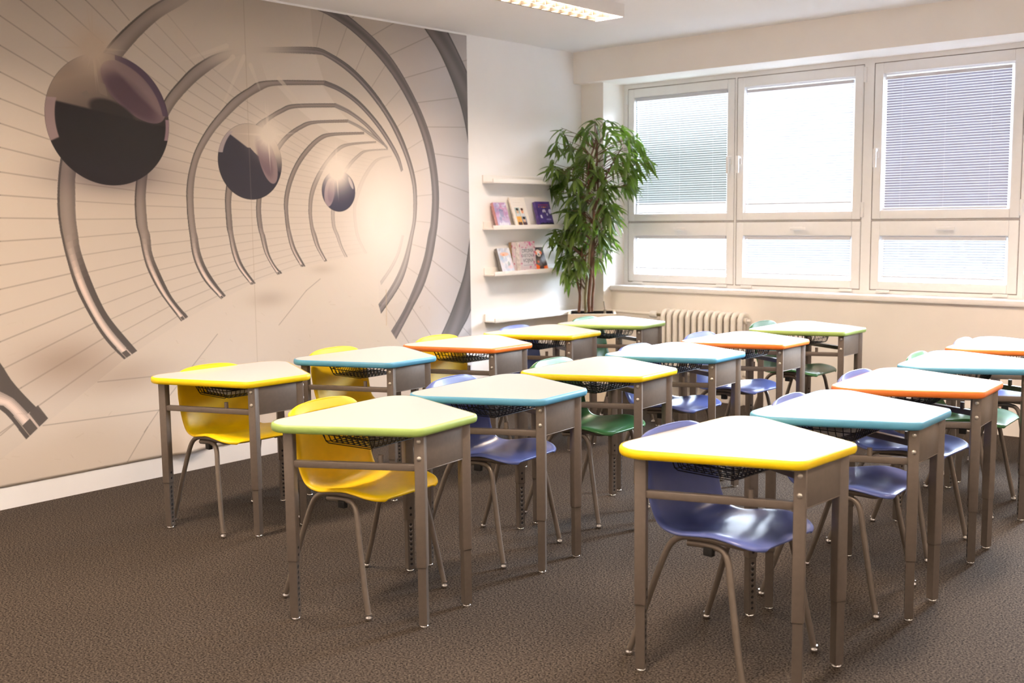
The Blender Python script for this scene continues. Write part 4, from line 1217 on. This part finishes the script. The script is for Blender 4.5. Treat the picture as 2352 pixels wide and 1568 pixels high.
book(-0.790, -0.612, z2, .205, .030, 'purple', (.10, .06, .24, 1), 'purple book with yellow title at the right end of the upper book ledge')
book(-1.258, -1.112, z3, .200, .026, 'pale', (.16, .15, .14, 1), 'pale blue and white book at the left end of the lower book ledge')
book(-1.085, -0.885, z3, .240, .026, 'history', (.36, .24, .14, 1), 'brown-spined book standing half hidden behind the pink flowered one', back_off=.040)
book(-1.040, -0.845, z3, .243, .036, 'history', (.80, .78, .78, 1), 'pink flowered book with dark lettering, the tallest on the lower book ledge', rest=.045,
     title=[('DRUHÁ', .042, .155, (.10, .11, .14, 1)), ('SVETOVÁ', .038, .118, (.10, .11, .14, 1)), ('VOJNA', .042, .078, (.10, .11, .14, 1))])
book(-0.838, -0.690, z3, .200, .018, 'owl', (.55, .22, .10, 1), 'black and orange book at the right end of the lower book ledge')

# ------------------------------------------------------------------ potted plant
PA = math.atan2(-.642, -.767) * 0
VX = Vector((.7994, .6007, 0)); VY = Vector((-.6007, .7994, 0))       # box axes: along its front edge, towards the corner
pot_c = Vector((.475, -.576, 0)) + VY * .185 + Vector((-.012, -.010, 0))
pl = empty('potted_plant', pot_c, math.atan2(VX.y, VX.x))
tag(pl, 'tall drooping green fig plant in a cream square box in the corner by the window', 'plant')
M['planter'] = mat('cream_planter', (.78, .68, .54), .4, vary=.02)
m = MB()
hw, hd, ph, tw = .195, .185, .715, .020
m.box(-hw, hw, -hd, -hd + tw, 0, ph); m.box(-hw, hw, hd - tw, hd, 0, ph)
m.box(-hw, -hw + tw, -hd + tw, hd - tw, 0, ph); m.box(hw - tw, hw, -hd + tw, hd - tw, 0, ph)
m.box(-hw + tw, hw - tw, -hd + tw, hd - tw, 0, .03)
m.build('planter_box', M['planter'], pl)
MB().box(-hw + tw, hw - tw, -hd + tw, -hd + tw + .006, ph - .06, ph - .004).box(-hw + tw, hw - tw, hd - tw - .006, hd - tw, ph - .06, ph - .004) \
    .box(-hw + tw, -hw + tw + .006, -hd + tw + .006, hd - tw - .006, ph - .06, ph - .004).box(hw - tw - .006, hw - tw, -hd + tw + .006, hd - tw - .006, ph - .06, ph - .004).build('inner_liner', M['rubber'], pl)
rnd = random.Random(11)
M['soil'] = mat('clay_granules', (.13, .075, .050), .9, vary=.55, scale=60, bump=.4, bscale=80)
m = MB().box(-hw + tw + .006, hw - tw - .006, -hd + tw + .006, hd - tw - .006, .60, ph - .035)
ico = [(0, 0, 1), (1, 0, 0), (0, 1, 0), (-1, 0, 0), (0, -1, 0), (0, 0, -1)]
icf = [(0, 1, 2), (0, 2, 3), (0, 3, 4), (0, 4, 1), (5, 2, 1), (5, 3, 2), (5, 4, 3), (5, 1, 4)]
for _ in range(420):
    x, y, r = rnd.uniform(-hw + tw + .012, hw - tw - .012), rnd.uniform(-hd + tw + .012, hd - tw - .012), rnd.uniform(.006, .013)
    R = Matrix.Rotation(rnd.random() * 3, 3, 'X') @ Matrix.Rotation(rnd.random() * 3, 3, 'Z')
    m.add([R @ (Vector(p) * r) + Vector((x, y, ph - .034)) for p in ico], icf)
m.build('soil', M['soil'], pl, smooth=180)['kind'] = 'stuff'
M['bark'] = mat('brown_bark', (.135, .062, .035), .75, vary=.3, scale=30, bump=.4, bscale=120)
M['bark_g'] = mat('green_brown_bark', (.15, .13, .06), .75, vary=.3, scale=30, bump=.4, bscale=120)
LATC = -0.012
DEP = {'a': -.02, 'a2': .0, 'b': -.03, 'c': .0, 'd': .02, 't1': .0, 't2': .03, 't3': .05}
RAD = {'a': (.012, .007), 'a2': (.009, .005), 'b': (.013, .009), 'c': (.015, .011), 'd': (.012, .010), 't1': (.010, .005), 't2': (.010, .005), 't3': (.007, .004)}
BASE = .307
for k, P in STEMS.items():
    pts = crom([(lat + LATC, DEP[k] + .02 * math.sin(3 * z), max(z, ph - .04)) for lat, z in P], 5)
    n = len(pts)
    r = [RAD[k][0] + (RAD[k][1] - RAD[k][0]) * i / (n - 1) for i in range(n)]
    MB().tube(pts, r, 9).build('stem', M['bark_g'] if k in ('b',) else M['bark'], pl, smooth=80)
# leaves: long, drooping, in whorls at the twig ends
FV, FF, FM = [], [], []
TW = MB()
def leaf(p, d, L, wd, mi):
    d = Vector(d).normalized()
    side = d.cross(Vector((0, 0, 1)))
    if side.length < .1: side = Vector((1, 0, 0))
    side.normalize()
    side = (Matrix.Rotation(rnd.uniform(-.9, .9), 3, d) @ side)
    N = 7
    b = len(FV)
    pos = Vector(p); dr = d.copy()
    droop = rnd.uniform(.12, .42)
    for i in range(N):
        f = i / (N - 1)
        hw_ = wd * (math.sin(math.pi * min(1, f * .93 + .07)) ** .75) * (1 - .25 * f)
        if i == N - 1: hw_ = .0004
        nrm = side.cross(dr).normalized()
        FV.append(tuple(pos - side * hw_ + nrm * hw_ * .35)); FV.append(tuple(pos)); FV.append(tuple(pos + side * hw_ + nrm * hw_ * .35))
        pos = pos + dr * (L / (N - 1))
        dr = (dr + Vector((0, 0, -droop * .5))).normalized()
    for i in range(N - 1):
        for q in (0, 1):
            FF.append((b + 3 * i + q, b + 3 * i + q + 1, b + 3 * i + 4 + q, b + 3 * i + 3 + q)); FM.append(mi)
limit_x = -pot_c.x + .02
for (lat, z) in CLUSTERS:
    for rep in range(2):
        dep = rnd.uniform(-.17, .17) * (1.0 if z > 1.45 else .7)
        c0 = Vector((lat * 1.08 + LATC + rnd.uniform(-.03, .03), dep, z + rnd.uniform(-.02, .05)))
        core = Vector((.03 if z > 1.3 else -.05, 0, z - .12))
        outd = (c0 - core); outd.z = max(outd.z, 0) * .3
        if outd.length < .02: outd = Vector((rnd.uniform(-1, 1), rnd.uniform(-1, 1), 0))
        outd.normalize()
        mid = core.lerp(c0, .5) + Vector((0, 0, .03))
        TW.tube([tuple(core), tuple(mid), tuple(c0)], [.0035, .0026, .0016], 5)
        for _ in range(5 if z > 1.35 else 4):
            a = rnd.uniform(-1.5, 1.5)
            d = Matrix.Rotation(a, 3, 'Z') @ outd
            d = Vector((d.x, d.y, rnd.uniform(-1.5, .25)))
            p0 = c0 - outd * rnd.uniform(0, .05) + Vector((0, 0, rnd.uniform(-.03, .02)))
            wpos = pl.matrix_basis @ (p0 + d.normalized() * .20)
            if wpos.x < .025 or (wpos.y > -.115 and wpos.x < .235) or wpos.y > -.01: 
                d.y = -abs(d.y) - .3; d.x = abs(d.x) * .5
                wpos = pl.matrix_basis @ (p0 + d.normalized() * .20)
                if wpos.x < .025 or (wpos.y > -.115 and wpos.x < .235) or wpos.y > .10: continue
            leaf(p0, d, rnd.uniform(.125, .190), rnd.uniform(.0135, .0195), rnd.choice([0, 0, 0, 1, 1, 2]))
TW.build('twigs', M['bark'], pl)
me = bpy.data.meshes.new('foliage'); me.from_pydata(FV, [], FF)
for nm, c1, c2 in (('leaf_dark', (.050, .082, .020, 1), (.088, .136, .030, 1)), ('leaf_mid', (.082, .132, .028, 1), (.130, .200, .042, 1)), ('leaf_grey', (.085, .110, .055, 1), (.14, .165, .085, 1))):
    me.materials.append(leaf_mat(nm, c1, c2))
me.polygons.foreach_set('material_index', FM)
me.shade_smooth()
fo = link(bpy.data.objects.new('foliage', me)); fo.parent = pl
MB().tube([(.105, .06, ph - .04), (.108, .06, ph + .015)], .011, 10).tube([(.108, .06, ph + .015), (.098, .06, ph + .085)], .0055, 8).build('moisture_gauge', mat('gauge_grey', (.30, .27, .22), .5), pl, smooth=60)
